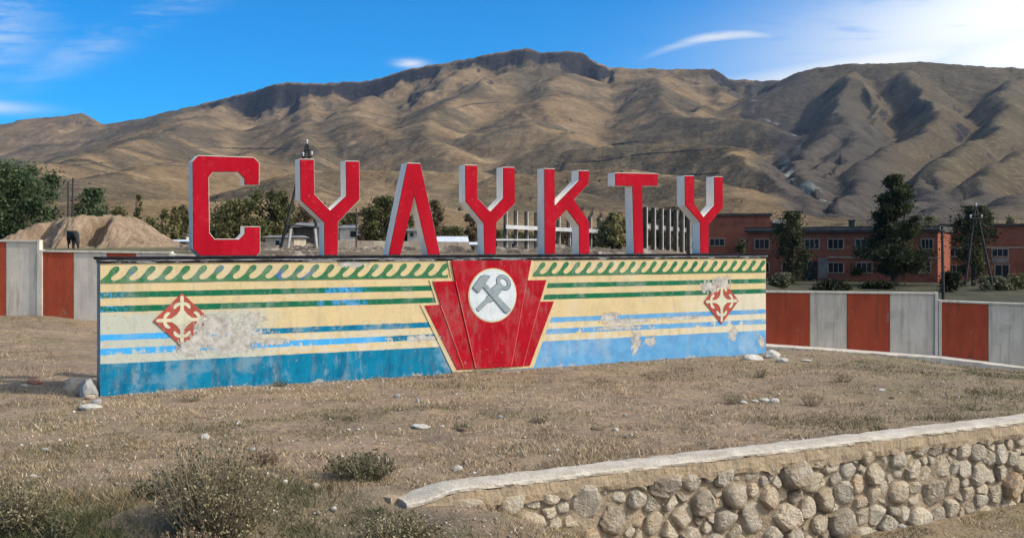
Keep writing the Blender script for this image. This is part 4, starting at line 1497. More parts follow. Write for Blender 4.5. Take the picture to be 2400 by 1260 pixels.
bb = thing('brick_building', 'two-storey dark red brick building with empty windows behind the striped fence', 'building', (BP.a[0], BP.a[1], 0), BP.rz)
uA, zT = BP.uv(1752, 545); uB, _ = BP.uv(2198, 540); zB = -3.2
MB().box(uA, uB, 0, 14, zB, zT).build('wall', M_BRICK, bb)
rf = MB().box(uA - .3, uB + .3, -.45, 14.3, zT + .005, zT + .75).build('roof', M_ROOF, bb)
MB().box(uA - .32, uB + .32, -.50, -.455, zT + .35, zT + .5).build('roof_edge', M_PLAST, rf)
uc_, zc_ = BP.uv(1989, 517)
MB().box(uc_ - .4, uc_ + .4, 2.0, 2.8, zT + .76, zc_).box(uc_ - .5, uc_ + .5, 1.9, 2.9, zc_ + .003, zc_ + .18).build('chimney', M_ROOF, rf)
for a in ((1770, 1802), (1887, 1919), (1941, 1976), (2006, 2041), (2075, 2105), (2160, 2186)):
    window(bb, BP, a[0], a[1], 561, 582)
for a in ((1780, 1802), (1834, 1866), (1942, 1976), (2008, 2043), (2080, 2110), (2146, 2180)):
    window(bb, BP, a[0], a[1], 616, 638)
zz1 = BP.uv(2000, 601)[1]; zz0 = BP.uv(2000, 604.5)[1]
MB().box(BP.u(1938), uB - .01, -.07, -.003, zz0, zz1).build('trim_band', M_TRIM, bb)
u0, z1 = BP.uv(1918, 604); u1, z0 = BP.uv(1939, 652)
MB().box(u0, u1, -.06, -.003, z0, z1).build('plaster_patch', M_PLAST, bb)
u0, z1 = BP.uv(1880, 612); u1, z0 = BP.uv(1915, 656)
MB().box(u0, u1, -.09, -.004, z0, z1).build('doorway', M_GLASS, bb)

# upper hall behind
BP2 = Plane(at(1655, 0, 160.0), at(1838, 0, 158.0))
hb = thing('brick_building', 'taller windowless-topped brick hall showing behind the last red letter', 'building', (BP2.a[0], BP2.a[1], 0), BP2.rz)
uA, zT2 = BP2.uv(1655, 506); uB = BP2.u(1805)
MB().box(uA, uB, 0, 10, -3, zT2).build('wall', M_BRICK, hb)
MB().box(uA - .3, uB + .3, -.35, 10.3, zT2 + .004, zT2 + .35).build('roof', M_ROOF, hb)
u1 = BP2.u(1838); z1 = BP2.uv(1805, 513)[1]
MB().box(uB + .004, u1, 1.0, 9, -3, z1 - .6).build('side_wing', M_BRICK, hb)
MB().box(uB + .31, u1 + .3, .6, 9.3, z1 - .59, z1 - .1).build('wing_roof', M_KERB, hb)
window(hb, BP2, 1664, 1697, 560, 575)
window(hb, BP2, 1735, 1755, 560, 577)
wz0, wz1 = BP2.uv(1812, 536)[1], BP2.uv(1812, 521)[1]
MB().box(uB + .4, u1 - .2, .93, .998, wz0, wz1).build('window', M_GLASS, hb)

BP3 = Plane(at(2203, 0, 152.0), at(2420, 0, 147.0))
cb = thing('brick_building', 'plain brick block with a pale band at the right edge of the picture', 'building', (BP3.a[0], BP3.a[1], 0), BP3.rz)
uA, zT3 = BP3.uv(2203, 530); uB = BP3.u(2720)
MB().box(uA, uB, 0, 14, -3.2, zT3).build('wall', M_BRICK, cb)
MB().box(uA - .2, uB + .2, -.3, 14.2, zT3 + .004, zT3 + .3).build('roof', M_ROOF, cb)
zz1 = BP3.uv(2300, 578)[1]; zz0 = BP3.uv(2300, 581.5)[1]
MB().box(uA, uB, -.08, -.003, zz0, zz1).build('trim_band', M_TRIM, cb)
for a in ((2214, 2250), (2326, 2362), (2440, 2475)):
    window(cb, BP3, a[0], a[1], 584, 600)
u0, z1 = BP3.uv(2324, 604); u1, z0 = BP3.uv(2365, 616)
MB().box(u0, u1, -.06, -.003, z0, z1).build('panel', M_PLAST, cb)
window(cb, BP3, 2333, 2364, 621, 656, bars=2)
window(cb, BP3, 2222, 2252, 622, 645)


# ------------------------------------------------------------------ unfinished concrete frames
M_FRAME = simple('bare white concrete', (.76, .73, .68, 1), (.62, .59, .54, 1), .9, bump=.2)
M_COLM = simple('shaded concrete column', (.085, .070, .056, 1), (.050, .042, .034, 1), .9, bump=.2)  # the frame's concrete, darkened for the shaded column fronts


def frame(px_posts, ptop, beam_l, beam_r, D0, D1, label, loww=.28, extra=(), beam_y=(-.62, -.305)):
    P = Plane(at(px_posts[0], 0, D0), at(px_posts[-1], 0, D1))
    t = thing('concrete_frame', label, 'concrete frame', (P.a[0], P.a[1], 0), P.rz)
    zg = 0.2
    for i, px in enumerate(px_posts):
        u = P.u(px)
        k = i / (len(px_posts) - 1)
        zt = P.uv(px, ptop[0] + (ptop[1] - ptop[0]) * k)[1]
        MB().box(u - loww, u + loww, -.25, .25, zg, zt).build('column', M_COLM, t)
        MB().box(u + loww + .003, u + loww + .07, -.24, .2, zg, zt - .05).build('column_lit_side', M_FRAME, t)  # white strip standing in for the column's sunlit side
    (x0, y0, h0), (x1, y1, h1) = beam_l, beam_r
    ua, za = P.uv(x0, y0); ub, zb = P.uv(x1, y1)
    ha = h0 / 2500 * D0
    MB().prism([(ua, za - ha), (ub, zb - ha), (ub, zb), (ua, za)], *beam_y).build('beam', M_FRAME, t)
    for (xa, xb, ya) in extra:
        ua, za = P.uv(xa, ya); ub, _ = P.uv(xb, ya)
        MB().box(ua, ub, -.5, -.32, za - .16, za).build('lintel', M_FRAME, t)


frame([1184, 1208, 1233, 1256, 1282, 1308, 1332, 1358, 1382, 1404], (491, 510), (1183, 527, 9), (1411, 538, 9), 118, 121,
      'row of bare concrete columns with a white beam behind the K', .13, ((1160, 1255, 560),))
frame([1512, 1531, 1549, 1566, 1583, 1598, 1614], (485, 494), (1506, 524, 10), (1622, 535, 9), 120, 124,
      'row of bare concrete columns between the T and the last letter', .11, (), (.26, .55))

# ------------------------------------------------------------------ village houses, walls and sheds
M_WASH = simple('whitewashed wall', (.66, .63, .58, 1), (.50, .47, .42, 1), .8, bump=.2)
M_CLAY = simple('clay plaster', (.46, .38, .28, 1), (.36, .29, .21, 1), .7, bump=.3)
M_SLATE = simple('grey slate roof', (.22, .22, .225, 1), (.13, .13, .135, 1), .9, bump=.3)
M_TIN = simple('pale tin roof', (.66, .68, .70, 1), (.52, .54, .56, 1), .7, rough=.5, bump=.2)
M_DARK = simple('dark timber', (.060, .052, .046, 1), (.035, .03, .028, 1), 1.2)


def house(label, px0, px1, y_eave, y_base, D, mw, mr, ridge=6, depth=7.0, wins=(), name='village_house', door=None, cat='house'):
    P = Plane(at(px0, 0, D), at(px1, 0, D + .01))
    t = thing(name, label, cat, (P.a[0], P.a[1], 0), P.rz)
    ua, ub = 0.0, P.u(px1)
    ze = P.uv(px0, y_eave)[1]; zb = P.uv(px0, y_base)[1] - .8
    MB().box(ua, ub, 0, depth, zb, ze).build('wall', mw, t)
    zr = ze + ridge / 2500 * D
    o = .35
    v = [(ua - o, -o, ze + .004), (ub + o, -o, ze + .004), (ub + o, depth + o, ze + .004), (ua - o, depth + o, ze + .004), (ua - o, depth / 2, zr), (ub + o, depth / 2, zr)]
    MB().poly(v, [(0, 1, 5, 4), (2, 3, 4, 5), (0, 4, 3), (1, 2, 5), (0, 3, 2, 1)]).build('roof', mr, t)
    for (x0, x1, y0, y1) in wins:
        u0, z1 = P.uv(x0, y0); u1, z0 = P.uv(x1, y1)
        f = MB().box(u0 - .1, u1 + .1, -.06, -.003, z0 - .1, z1 + .1).build('window', M_WASH if mw is not M_WASH else M_TRIM, t)
        MB().box(u0, u1, -.09, -.062, z0, z1).build('pane', M_GLASS, f)
    if door:
        u0, z1 = P.uv(door[0], door[2]); u1, z0 = P.uv(door[1], door[3])
        MB().box(u0, u1, -.05, -.003, z0, z1).build('door', M_DARK, t)
    return t


house('low white house with a dark roof between the mound and the C', 338, 402, 549, 580, 130, M_WASH, M_SLATE, 7, wins=((352, 362, 556, 566), (374, 384, 556, 566)))
house('dark open shed just left of the letter C', 396, 452, 566, 592, 112, M_DARK, M_TIN, 5, 5, name='shed', cat='shed')
house('clay house with a thin slate roof right of the letter C', 622, 690, 556, 590, 104, M_CLAY, M_SLATE, 5, 6, wins=((646, 656, 563, 575),), door=(616, 622, 560, 588))
house('dark wooden barn behind the first fork-shaped letter', 688, 752, 532, 590, 125, M_DARK, M_SLATE, 12, 8, name='barn', cat='barn', wins=())
house('white house with a grey roof right of the first fork-shaped letter', 796, 872, 534, 575, 140, M_WASH, M_SLATE, 8, 8, wins=((822, 834, 542, 554), (848, 858, 542, 554)))
house('small white gable house seen through the upturned V', 955, 985, 541, 570, 135, M_WASH, M_SLATE, 6, 6, wins=((962, 968, 546, 553),))
house('clay house under a pale tin roof right of the upturned V', 1026, 1085, 567, 592, 112, M_CLAY, M_TIN, 14, 8, wins=((1036, 1046, 573, 584), (1060, 1070, 573, 584)))
house('small tin-roofed hut left of the concrete frame', 1100, 1128, 573, 592, 108, M_CLAY, M_TIN, 6, 4, name='hut', cat='hut', door=(1104, 1112, 577, 592))
house('pale hut behind the columns near the letter K', 1165, 1262, 563, 592, 128, M_CLAY, M_SLATE, 4, 4, name='hut', cat='hut', wins=((1200, 1212, 570, 580),))

# long concrete yard wall
YW = Plane(at(700, 0, 96.0), at(1100, 0, 100.0))
yw = thing('yard_wall', 'long pale concrete yard wall behind the first letters', 'wall', (YW.a[0], YW.a[1], 0), YW.rz)
n = 11
for i in range(n):
    ua = YW.u(788) + (YW.u(1100) - YW.u(788)) * i / n; ub = YW.u(788) + (YW.u(1100) - YW.u(788)) * (i + 1) / n
    zt = YW.uv(788 + 312 * i / n, 563 + 4 * i / n)[1]
    MB().box(ua + .01, ub - .01, random.uniform(-.02, .02), .14, .6, zt).build('wall_panel', M_CLAY if i % 4 == 3 else M_PWALL if 'M_PWALL' in globals() else M_TRIM, yw)
# two pale slabs lying in the yard
for a, c, yy, lab in ((676, 700, 583, 'short pale concrete slab lying in the yard right of the leaning pole'), (700, 742, 580, 'long pale concrete slab lying before the dark barn')):
    p0, p1 = at(a, yy, 92), at(c, yy, 92)
    o = MB().box(p0[0], p1[0], 92, 93.2, p0[2] - .28, p0[2]).build('concrete_slab', M_FRAME)
    tag(o, lab, 'slab')


# ------------------------------------------------------------------ trees and bushes
def leaf_material(name, c_dark, c_mid, c_light):
    m, nb, b = new_mat(name)
    a = nb.node('ShaderNodeAttribute', attribute_name='tint')
    c = nb.ramp(a.outputs['Fac'], [(0.05, c_dark), (.5, c_mid), (.95, c_light)])
    nb.put(b.inputs['Base Color'], c)
    b.inputs['Roughness'].default_value = .8
    b.inputs['Specular IOR Level'].default_value = .15
    tr = nb.node('ShaderNodeBsdfTranslucent')
    nb.put(tr.inputs[0], c)
    mx_ = nb.node('ShaderNodeMixShader')
    mx_.inputs[0].default_value = .22
    nb.nt.links.new(b.outputs[0], mx_.inputs[1]); nb.nt.links.new(tr.outputs[0], mx_.inputs[2])
    out = [n for n in nb.nt.nodes if n.type == 'OUTPUT_MATERIAL'][0]
    nb.nt.links.new(mx_.outputs[0], out.inputs[0])
    return m


LEAF = {
    'willow': leaf_material('fresh green leaves', (.022, .036, .016, 1), (.060, .092, .038, 1), (.13, .155, .075, 1)),
    'olive': leaf_material('olive green leaves', (.040, .044, .018, 1), (.105, .100, .040, 1), (.18, .16, .065, 1)),
    'yellow': leaf_material('yellowing leaves', (.070, .068, .028, 1), (.180, .160, .065, 1), (.29, .25, .11, 1)),
    'rust': leaf_material('rusty autumn leaves', (.065, .045, .024, 1), (.150, .105, .055, 1), (.22, .155, .08, 1)),
    'dark': leaf_material('dark evergreen leaves', (.009, .012, .006, 1), (.022, .028, .013, 1), (.050, .054, .022, 1)),
    'brown': leaf_material('dull brown twigs and leaves', (.028, .022, .015, 1), (.070, .054, .036, 1), (.115, .090, .058, 1)),
    'pine': leaf_material('dark pine needles', (.012, .017, .008, 1), (.036, .044, .019, 1), (.082, .088, .036, 1)),
    'dry': leaf_material('dry shrub leaves', (.055, .052, .024, 1), (.19, .165, .085, 1), (.44, .37, .22, 1)),
    'dryred': leaf_material('reddish dry leaves', (.080, .052, .032, 1), (.21, .135, .085, 1), (.34, .24, .15, 1)),
    'sage': leaf_material('grey green shrub leaves', (.024, .030, .014, 1), (.090, .092, .045, 1), (.22, .205, .115, 1)),
}
M_BARK = simple('grey brown bark', (.115, .088, .066, 1), (.070, .055, .043, 1), 2.0, bump=.6, bdist=.03)
M_TWIG = simple('dry twig', (.30, .23, .15, 1), (.17, .125, .080, 1), 6, bump=0)


def leaf_quads(cent, size, rng, droop=0.0):
    """random leaf-sized quads at the given centres"""
    n = len(cent)
    a = rng.normal(size=(n, 3)); a[:, 2] -= droop
    a /= np.linalg.norm(a, axis=1)[:, None]
    r = rng.normal(size=(n, 3)); b = np.cross(a, r); b /= np.linalg.norm(b, axis=1)[:, None]
    s = size * rng.uniform(.55, 1.35, n)[:, None]
    a = a * s; b = b * s * .5
    v = np.stack([cent - a, cent + b * .9 - a * .1, cent + a, cent - b * .9 - a * .1], 1).reshape(-1, 3)
    return v, np.arange(n * 4).reshape(n, 4)


def tree(name, label, cat, px, D, py_top, width_px, kind, shape='round', nleaf=2600, leaf=.26, group=None, seed=1, bole=.18, gap=.5):
    rng = np.random.default_rng(seed)
    x, y, ztop = at(px, py_top, D)
    zg = gzf(x, y) if y < 230 else 0
    H = ztop - zg; W_ = width_px / 2500 * D
    t = thing(name, label, cat, (x, y, zg), 0, group)
    mb = MB()
    r0 = max(.035 * H, .05)
    lean = rng.normal(size=2) * .03 * H
    spine = [(0, 0, -.3), (lean[0] * .3, lean[1] * .3, H * .25), (lean[0] * .7, lean[1] * .7, H * .55), (lean[0], lean[1], H * (.93 if shape != 'round' else .75))]
    mb.tube(spine, [r0, r0 * .75, r0 * .45, r0 * .08], 7)
    clumps = []
    nc = {'round': 46, 'tall': 30, 'cone': 90, 'bush': 30, 'sparse': 22}[shape]
    for i in range(nc):
        f = rng.uniform(0, 1)
        if shape == 'cone':
            zc = bole + (1 - bole) * f ** 1.15
            rad = (1 - f) ** .75 * .47 + .03
            rad *= .80 + .2 * math.sin(f * 19 + seed)
        elif shape == 'tall':
            zc = bole + (1 - bole) * f
            rad = .5 * math.sin(math.pi * min(1, .12 + f * .83)) ** .7
        elif shape == 'bush':
            zc = .06 + .94 * f
            rad = .5 * math.sqrt(max(0, 1 - (f * .97) ** 2))
        else:
            zc = bole + (1 - bole) * f
            rad = .5 * math.sqrt(max(.02, 1 - ((f - .42) / .60) ** 2))
        an = rng.uniform(0, 2 * math.pi); q = math.sqrt(rng.uniform(.05, 1)) if shape != 'cone' else rng.uniform(.2, 1.05)
        c = np.array([math.cos(an) * rad * q * W_, math.sin(an) * rad * q * W_ * .9, zc * H])
        rr = W_ * {'round': .135, 'tall': .20, 'cone': .085, 'bush': .17, 'sparse': .14}[shape] * rng.uniform(.6, 1.35)
        if shape == 'cone': rr *= (1.15 - .7 * f)
        c[2] = min(c[2], H - rr * .6)
        clumps.append((c, rr, rng.uniform(.25, .8)))
        zb = max(.08, zc - .18) * H
        k = min(.95, zb / (H * .9))
        s = np.array([lean[0] * k, lean[1] * k, zb])
        mb.tube([tuple(s), tuple((s + c) / 2 + np.array([0, 0, .03 * H])), tuple(c)], [r0 * .28, r0 * .18, r0 * .05], 4, cap=False)
    mb.build('trunk', M_BARK, t, smooth=True)
    leaf, nleaf = leaf * .72, int(nleaf * 1.75)
    per = nleaf // nc
    V, Q, Tn = [], [], []
    off = 0
    for c, rr, tone in clumps:
        d = rng.normal(size=(per, 3)); d /= np.linalg.norm(d, axis=1)[:, None]
        rad = rr * np.abs(rng.normal(0, .72, per)) + rr * .15
        cen = c + d * rad[:, None] * np.array([1, 1, {'tall': 1.5, 'cone': .55}.get(shape, .8)])
        cen[:, 2] = np.clip(cen[:, 2], .05 * H, H)
        v, q = leaf_quads(cen, leaf, rng, .4 if kind == 'willow' else 0)
        V.append(v); Q.append(q + off); off += len(v)
        Tn.append(np.repeat(np.clip(tone + rng.normal(size=per) * .2, 0, 1), 4))
    array_mesh('crown', np.concatenate(V), np.concatenate(Q), LEAF[kind], False, t, np.concatenate(Tn))
    return t


tree('willow_tree', 'large bushy green tree standing behind the earth mound', 'tree', 52, 112, 378, 190, 'willow', 'round', 9000, .30, seed=3, bole=.08)
tree('leafy_tree', 'green tree cut by the left edge of the picture beside the large bushy one', 'tree', -40, 108, 395, 130, 'willow', 'round', 4000, .30, seed=4, bole=.1)
tree('leafy_tree', 'small fresh green tree on top of the mound', 'tree', 214, 106, 443, 66, 'willow', 'tall', 2600, .26, seed=5, bole=.25)
tree('leafy_tree', 'small bare-looking bush right beside the two poles on the mound', 'tree', 181, 108, 478, 22, 'olive', 'tall', 500, .20, seed=6)
tree('leafy_tree', 'yellowish low tree right of the mound top', 'tree', 285, 122, 480, 56, 'yellow', 'bush', 1500, .26, seed=7)
tree('poplar_tree', 'single slim poplar between the mound and the C', 'tree', 325, 135, 458, 20, 'olive', 'tall', 900, .26, seed=8, bole=.05)
for i, (px, py, w_, lab) in enumerate(((388, 492, 26, 'first and leftmost young poplar of the cluster left of the C'), (408, 486, 26, 'middle young poplar of the cluster left of the C'), (430, 482, 26, 'young poplar touching the left side of the C'))):
    tree('poplar_tree', lab, 'tree', px, 128 + i * 2, py, w_, 'yellow' if i < 2 else 'olive', 'tall', 1100, .28, 'young poplars left of the C', 20 + i, .04)
tree('broad_tree', 'broad rusty olive tree seen through the opening of the C', 'tree', 556, 118, 470, 120, 'olive', 'bush', 5200, .30, seed=31)
tree('broad_tree', 'tall olive tree between the C and the leaning power pole', 'tree', 630, 122, 440, 110, 'olive', 'round', 5200, .30, seed=32, bole=.05)
tree('broad_tree', 'brownish low tree behind the stem of the first fork-shaped letter', 'tree', 735, 134, 478, 110, 'rust', 'round', 3400, .28, seed=33, bole=.08)
tree('broad_tree', 'olive tree just right of the first fork-shaped letter', 'tree', 825, 150, 500, 40, 'olive', 'tall', 1500, .28, seed=34, bole=.1)
tree('broad_tree', 'dark round tree left of the upturned V', 'tree', 898, 126, 462, 96, 'olive', 'round', 5000, .30, seed=35, bole=.06)
tree('broad_tree', 'rusty slender tree right of the upturned V', 'tree', 1020, 132, 470, 40, 'rust', 'tall', 1400, .26, seed=36)
tree('broad_tree', 'low green bushes in front of the tin-roofed clay house', 'tree', 1060, 140, 532, 90, 'olive', 'bush', 2200, .28, seed=37)
tree('broad_tree', 'dark bare-branched tree left of the second fork-shaped letter', 'tree', 1108, 126, 496, 46, 'rust', 'round', 1800, .24, seed=38, bole=.1)
tree('broad_tree', 'bright olive tree between the K and the T', 'tree', 1440, 118, 500, 70, 'yellow', 'round', 3600, .30, seed=39, bole=.04)
for i, (px, D_, py, w_, k, sh, lab) in enumerate((
        (668, 140, 470, 70, 'olive', 'round', 'olive tree behind the leaning power pole'),
        (780, 150, 486, 60, 'olive', 'round', 'olive tree behind the right arm of the first fork-shaped letter'),
        (860, 132, 486, 46, 'rust', 'round', 'brownish tree between the white house and the upturned V'),
        (950, 140, 500, 50, 'olive', 'round', 'low tree showing inside the upturned V'),
        (520, 126, 505, 60, 'rust', 'bush', 'reddish bush inside the letter C, low on its left'),
        (300, 140, 512, 40, 'olive', 'bush', 'low olive bush between the yellowish tree and the slim poplar'),
        (355, 142, 510, 40, 'yellow', 'bush', 'low yellow bush just right of the slim poplar'),
        (1170, 135, 540, 50, 'olive', 'bush', 'low olive bush left of the first bare concrete column'),
        (1490, 130, 545, 40, 'olive', 'bush', 'dull bush beside the stem of the T'),
        (1530, 142, 494, 80, 'dark', 'bush', 'dark tree behind the left columns between the T and the last letter'),
        (1572, 146, 486, 90, 'brown', 'bush', 'brown tree behind the middle columns between the T and the last letter'),
        (1606, 144, 494, 80, 'brown', 'bush', 'dark tree behind the right columns, touching the last letter'),
        (1225, 150, 545, 70, 'olive', 'bush', 'low bush behind the left end of the white beam'),
        (1335, 150, 540, 80, 'rust', 'bush', 'brown bush behind the legs of the K'),
        (1395, 148, 535, 50, 'olive', 'bush', 'olive bush behind the right end of the white beam'))):
    tree('broad_tree', lab, 'tree', px, D_, py, w_, k, sh, 1900, .27, None, 120 + i, .08)
tree('pine_tree', 'tall dark conifer standing before the brick building', 'tree', 2098, 128, 410, 235, 'pine', 'cone', 17000, .30, seed=41, bole=.12)
tree('leafy_tree', 'slim dark tree before the left half of the brick building', 'tree', 1857, 134, 496, 84, 'pine', 'tall', 3000, .26, seed=42, bole=.16)
tree('leafy_tree', 'dark tree beside the leaning pole at the right', 'tree', 2282, 128, 484, 90, 'pine', 'tall', 3600, .27, seed=43, bole=.16)
tree('leafy_tree', 'small bush against the brick hall above the wall end', 'tree', 1737, 140, 560, 30, 'olive', 'bush', 900, .24, seed=44)
for i, (px, py, w_, lab) in enumerate(((2180, 508, 40, 'small yellow-green tree top right of the dark conifer'), (2320, 496, 26, 'small yellow tree top above the brick block'), (2370, 504, 22, 'last yellow tree top above the brick block, by the right edge'), (2010, 520, 34, 'yellow-green bush top left of the dark conifer'))):
    tree('leafy_tree', lab, 'tree', px, 215, py, w_, 'yellow', 'tall', 900, .4, 'tree tops showing over the roof', 60 + i)


def foreground_shrub(name, label, px, py, h, w, kind, nstem, nleaf, leaf, seed, depth=None, twig=.006):
    """open shrub: fans of fine stems carrying small leaves; (px, py) is where it stands"""
    rng = np.random.default_rng(seed)
    D = depth or CAMZ * 2500 / (py - PY0)
    for _ in range(6):
        x = (px - PX0) / 2500 * D
        D = (CAMZ - gzf(x, D)) * 2500 / (py - PY0)
    x = (px - PX0) / 2500 * D
    t = thing(name, label, 'shrub' if h > .3 else 'weed', (x, D, gzf(x, D)))
    mb = MB(); cents = []; tones = []
    for s in range(nstem):
        a = rng.uniform(0, 2 * math.pi); q = math.sqrt(rng.uniform(0, 1))
        tip = np.array([math.cos(a) * q * w / 2, math.sin(a) * q * w / 2 * .8, h * rng.uniform(.55, 1.05) * (1 - .45 * q * q)])
        root_ = np.array([tip[0] * .35 * rng.uniform(.5, 1.2), tip[1] * .35, -.03])
        mid = (root_ + tip) / 2 + rng.normal(size=3) * .04 * h
        mb.tube([tuple(root_), tuple(mid), tuple(tip)], [twig, twig * .7, twig * .3], 3, cap=False)
        k = max(1, nleaf // nstem)
        f = rng.uniform(.12, 1.0, k)[:, None]
        pts = np.where(f < .5, root_ + (mid - root_) * f * 2, mid + (tip - mid) * (f - .5) * 2)
        pts = pts + rng.normal(size=(k, 3)) * np.array([.05, .05, .04]) * (h * .8 + .1)
        pts[:, 2] = np.maximum(pts[:, 2], .01)
        cents.append(pts); tones.append(np.clip(rng.uniform(.15, .85) + rng.normal(size=k) * .25, 0, 1))
    mb.build('stems', M_TWIG, t)
    v, q = leaf_quads(np.concatenate(cents), leaf, rng)
    array_mesh('leaves', v, q, LEAF[kind], False, t, np.repeat(np.concatenate(tones), 4))
    return t


foreground_shrub('dry_shrub', 'big straggly dry shrub in the left foreground', 505, 1218, .92, 1.12, 'dry', 260, 7500, .015, 1)
foreground_shrub('dry_shrub', 'twiggy dry shrub at the bottom edge below the big straggly one', 420, 1275, .30, .75, 'dryred', 120, 2600, .014, 2)
foreground_shrub('green_shrub', 'grey-green shrub at the left end of the stone wall coping', 850, 1120, .30, .80, 'sage', 130, 3600, .014, 3)
foreground_shrub('green_shrub', 'olive shrub in front of the left end of the rubble wall', 935, 1256, .26, .85, 'dry', 130, 3400, .014, 4)
foreground_shrub('dry_shrub', 'brown shrub in the bottom left corner', 30, 1240, .44, .80, 'dry', 150, 4200, .014, 5)
foreground_shrub('green_shrub', 'low dark green bush beside the corner shrub on the bottom edge', 130, 1262, .20, .40, 'sage', 60, 1200, .015, 6)
foreground_shrub('dry_shrub', 'small tuft of grass-green stems on the left of the big dry shrub', 352, 1165, .20, .34, 'sage', 60, 900, .014, 7)
foreground_shrub('dry_shrub', 'thin reddish stems of a small shrub right of the big dry shrub', 622, 1090, .24, .32, 'dryred', 50, 500, .014, 8)
for i, (px, py, h, w, k, lab) in enumerate((
        (1265, 990, .20, .26, 'dry', 'dry brown weed tuft in the middle of the terrace'),
        (1720, 945, .24, .28, 'dry', 'straw-coloured weed tuft beside the white rubble line'),
        (1900, 950, .24, .30, 'dryred', 'reddish V-shaped weed on the right of the terrace'),
        (1972, 895, .26, .42, 'dryred', 'low reddish weed near the striped fence'),
        (1783, 884, .26, .22, 'dry', 'pale weed tuft in front of the right end of the painted wall'),
        (790, 980, .12, .46, 'sage', 'flat green weed patch before the middle of the wall'),
        (448, 938, .12, .42, 'sage', 'flat green weed patch before the left diamond ornament'),
        (655, 905, .14, .28, 'sage', 'green weed at the foot of the deep blue paint'),
        (1085, 1003, .10, .18, 'dry', 'clump of dead brown grass roots before the emblem'),
        (2280, 960, .12, .5, 'sage', 'low green weed above the coping near the right edge'))):
    foreground_shrub('dry_weed', lab, px, py, h * .85, w * 1.25, k, 40, 300, .012, 100 + i, twig=.003)

# bushes on the bank behind the right fence
for i, (px, py, w_, k, lab) in enumerate((
        (1830, 640, 60, 'sage', 'low bush at the foot of the slim dark tree behind the fence'),
        (1950, 656, 90, 'dark', 'dark bush row below the windows of the brick building'),
        (2060, 660, 70, 'dark', 'dark bush at the foot of the conifer'),
        (2230, 636, 56, 'dark', 'dark bush by the utility post behind the fence'),
        (2330, 648, 80, 'sage', 'grey-green bush below the leaning pole at the right'),
        (2400, 640, 70, 'olive', 'olive bush behind the low fence section at the right edge'))):
    tree('bank_bush', lab, 'bush', px, 112 + 3 * (i % 3), py, w_, k, 'bush', 1300, .24, None, 80 + i)


# ------------------------------------------------------------------ power poles
M_POLE = simple('dark tarred timber', (.055, .048, .042, 1), (.035, .030, .027, 1), 3, bump=.3)
M_PCONC = simple('pale pole footing', (.46, .43, .38, 1), (.34, .31, .27, 1), 2, bump=.3)
M_INSUL = simple('white porcelain', (.70, .70, .68, 1), (.6, .6, .58, 1), 3, rough=.3, bump=0)
M_WIRE = simple('dark wire', (.03, .03, .03, 1), (.02, .02, .02, 1), 3, bump=0)


def pole_thing(name, label, cat, D, legs, arms=(), rad=.13, footings=(), insul=()):
    x, y, z = at(legs[0][0], legs[0][1], D)
    t = thing(name, label, cat, (x, y, gzf(x, y)))
    org = Vector((x, y, gzf(x, y)))
    P = lambda px, py, dd=0: tuple(Vector(at(px, py, D + dd)) - org)
    for l in legs:
        (x0, y0, x1, y1) = l[:4]
        MB().tube([P(x0, y0), P(x1, y1)], [rad, rad * .72], 8).build('pole_leg' if len(legs) > 1 else 'shaft', M_POLE, t)
    for (x0, y0, x1, y1) in footings:
        MB().tube([P(x0, y0, -.35), P(x1, y1, -.35)], [rad * .9, rad * .9], 6).build('footing', M_PCONC, t)
    for (x0, y0, x1, y1) in arms:
        MB().tube([P(x0, y0, -.2), P(x1, y1, -.2)], rad * .55, 6).build('crossarm', M_POLE, t)
    for (ix, iy) in insul:
        a = Vector(P(ix, iy, -.2))
        MB().tube([a + Vector((0, 0, .02)), a + Vector((0, 0, .16)), a + Vector((0, 0, .22)), a + Vector((0, 0, .34))], [.05, .05, .10, .05], 8).build('insulator', M_INSUL, t)
    return t


pole_thing('power_pole', 'tall A-shaped timber power pole rising behind the first fork-shaped letter', 'power pole', 92, ((652, 602, 719, 338), (748, 602, 722, 338)),
           ((711, 368, 732, 366), (672, 527, 742, 532), (714, 352, 728, 351)), .15, ((672, 600, 682, 535), (744, 598, 738, 535)), ((711, 366), (731, 364), (720, 336)))
pole_thing('power_pole', 'thin straight pole in front of the white village house', 'pole', 90, ((835, 602, 835, 488),), (), .07)
pole_thing('power_pole', 'shorter left one of two dark poles on the mound', 'pole', 104, ((160, 540, 160, 424),), (), .11)
pole_thing('power_pole', 'taller right one of two dark poles on the mound', 'pole', 105, ((169, 540, 171, 417),), ((164, 470, 172, 470),), .12)
pole_thing('power_pole', 'straight dark utility post beyond the step in the striped fence', 'pole', 60, ((2211, 705, 2208, 530),), ((2203, 540, 2214, 540),), .10)
pole_thing('power_pole', 'A-shaped power pole in front of the plain brick block', 'power pole', 105, ((2326, 668, 2288, 486), (2262, 668, 2286, 486)), ((2274, 512, 2302, 512), (2278, 504, 2296, 503)), .14, (), ((2275, 511), (2301, 511), (2288, 484)))
pole_thing('power_pole', 'short white leaning prop beside the A-shaped pole at the right', 'prop', 104, ((2336, 668, 2326, 632),), (), .06)


def wire(label, a, b_, sag, rad=.012):
    a, b_ = Vector(a), Vector(b_)
    pts = [a.lerp(b_, i / 16) - Vector((0, 0, sag * (1 - (2 * i / 16 - 1) ** 2))) for i in range(17)]
    o = MB().tube(pts, rad, 4).build('power_line', M_WIRE)
    tag(o, label, 'wire', 'power lines between the poles')


wire('upper power line reaching the A-shaped pole before the brick block', at(1790, 500, 150), at(2275, 510, 104.8), .6)
wire('lower power line reaching the A-shaped pole before the brick block', at(1790, 506, 150), at(2301, 510, 104.8), .9)
wire('power line leaving the right-hand A-shaped pole over the right edge', at(2301, 510, 104.8), at(2900, 470, 70), .5)


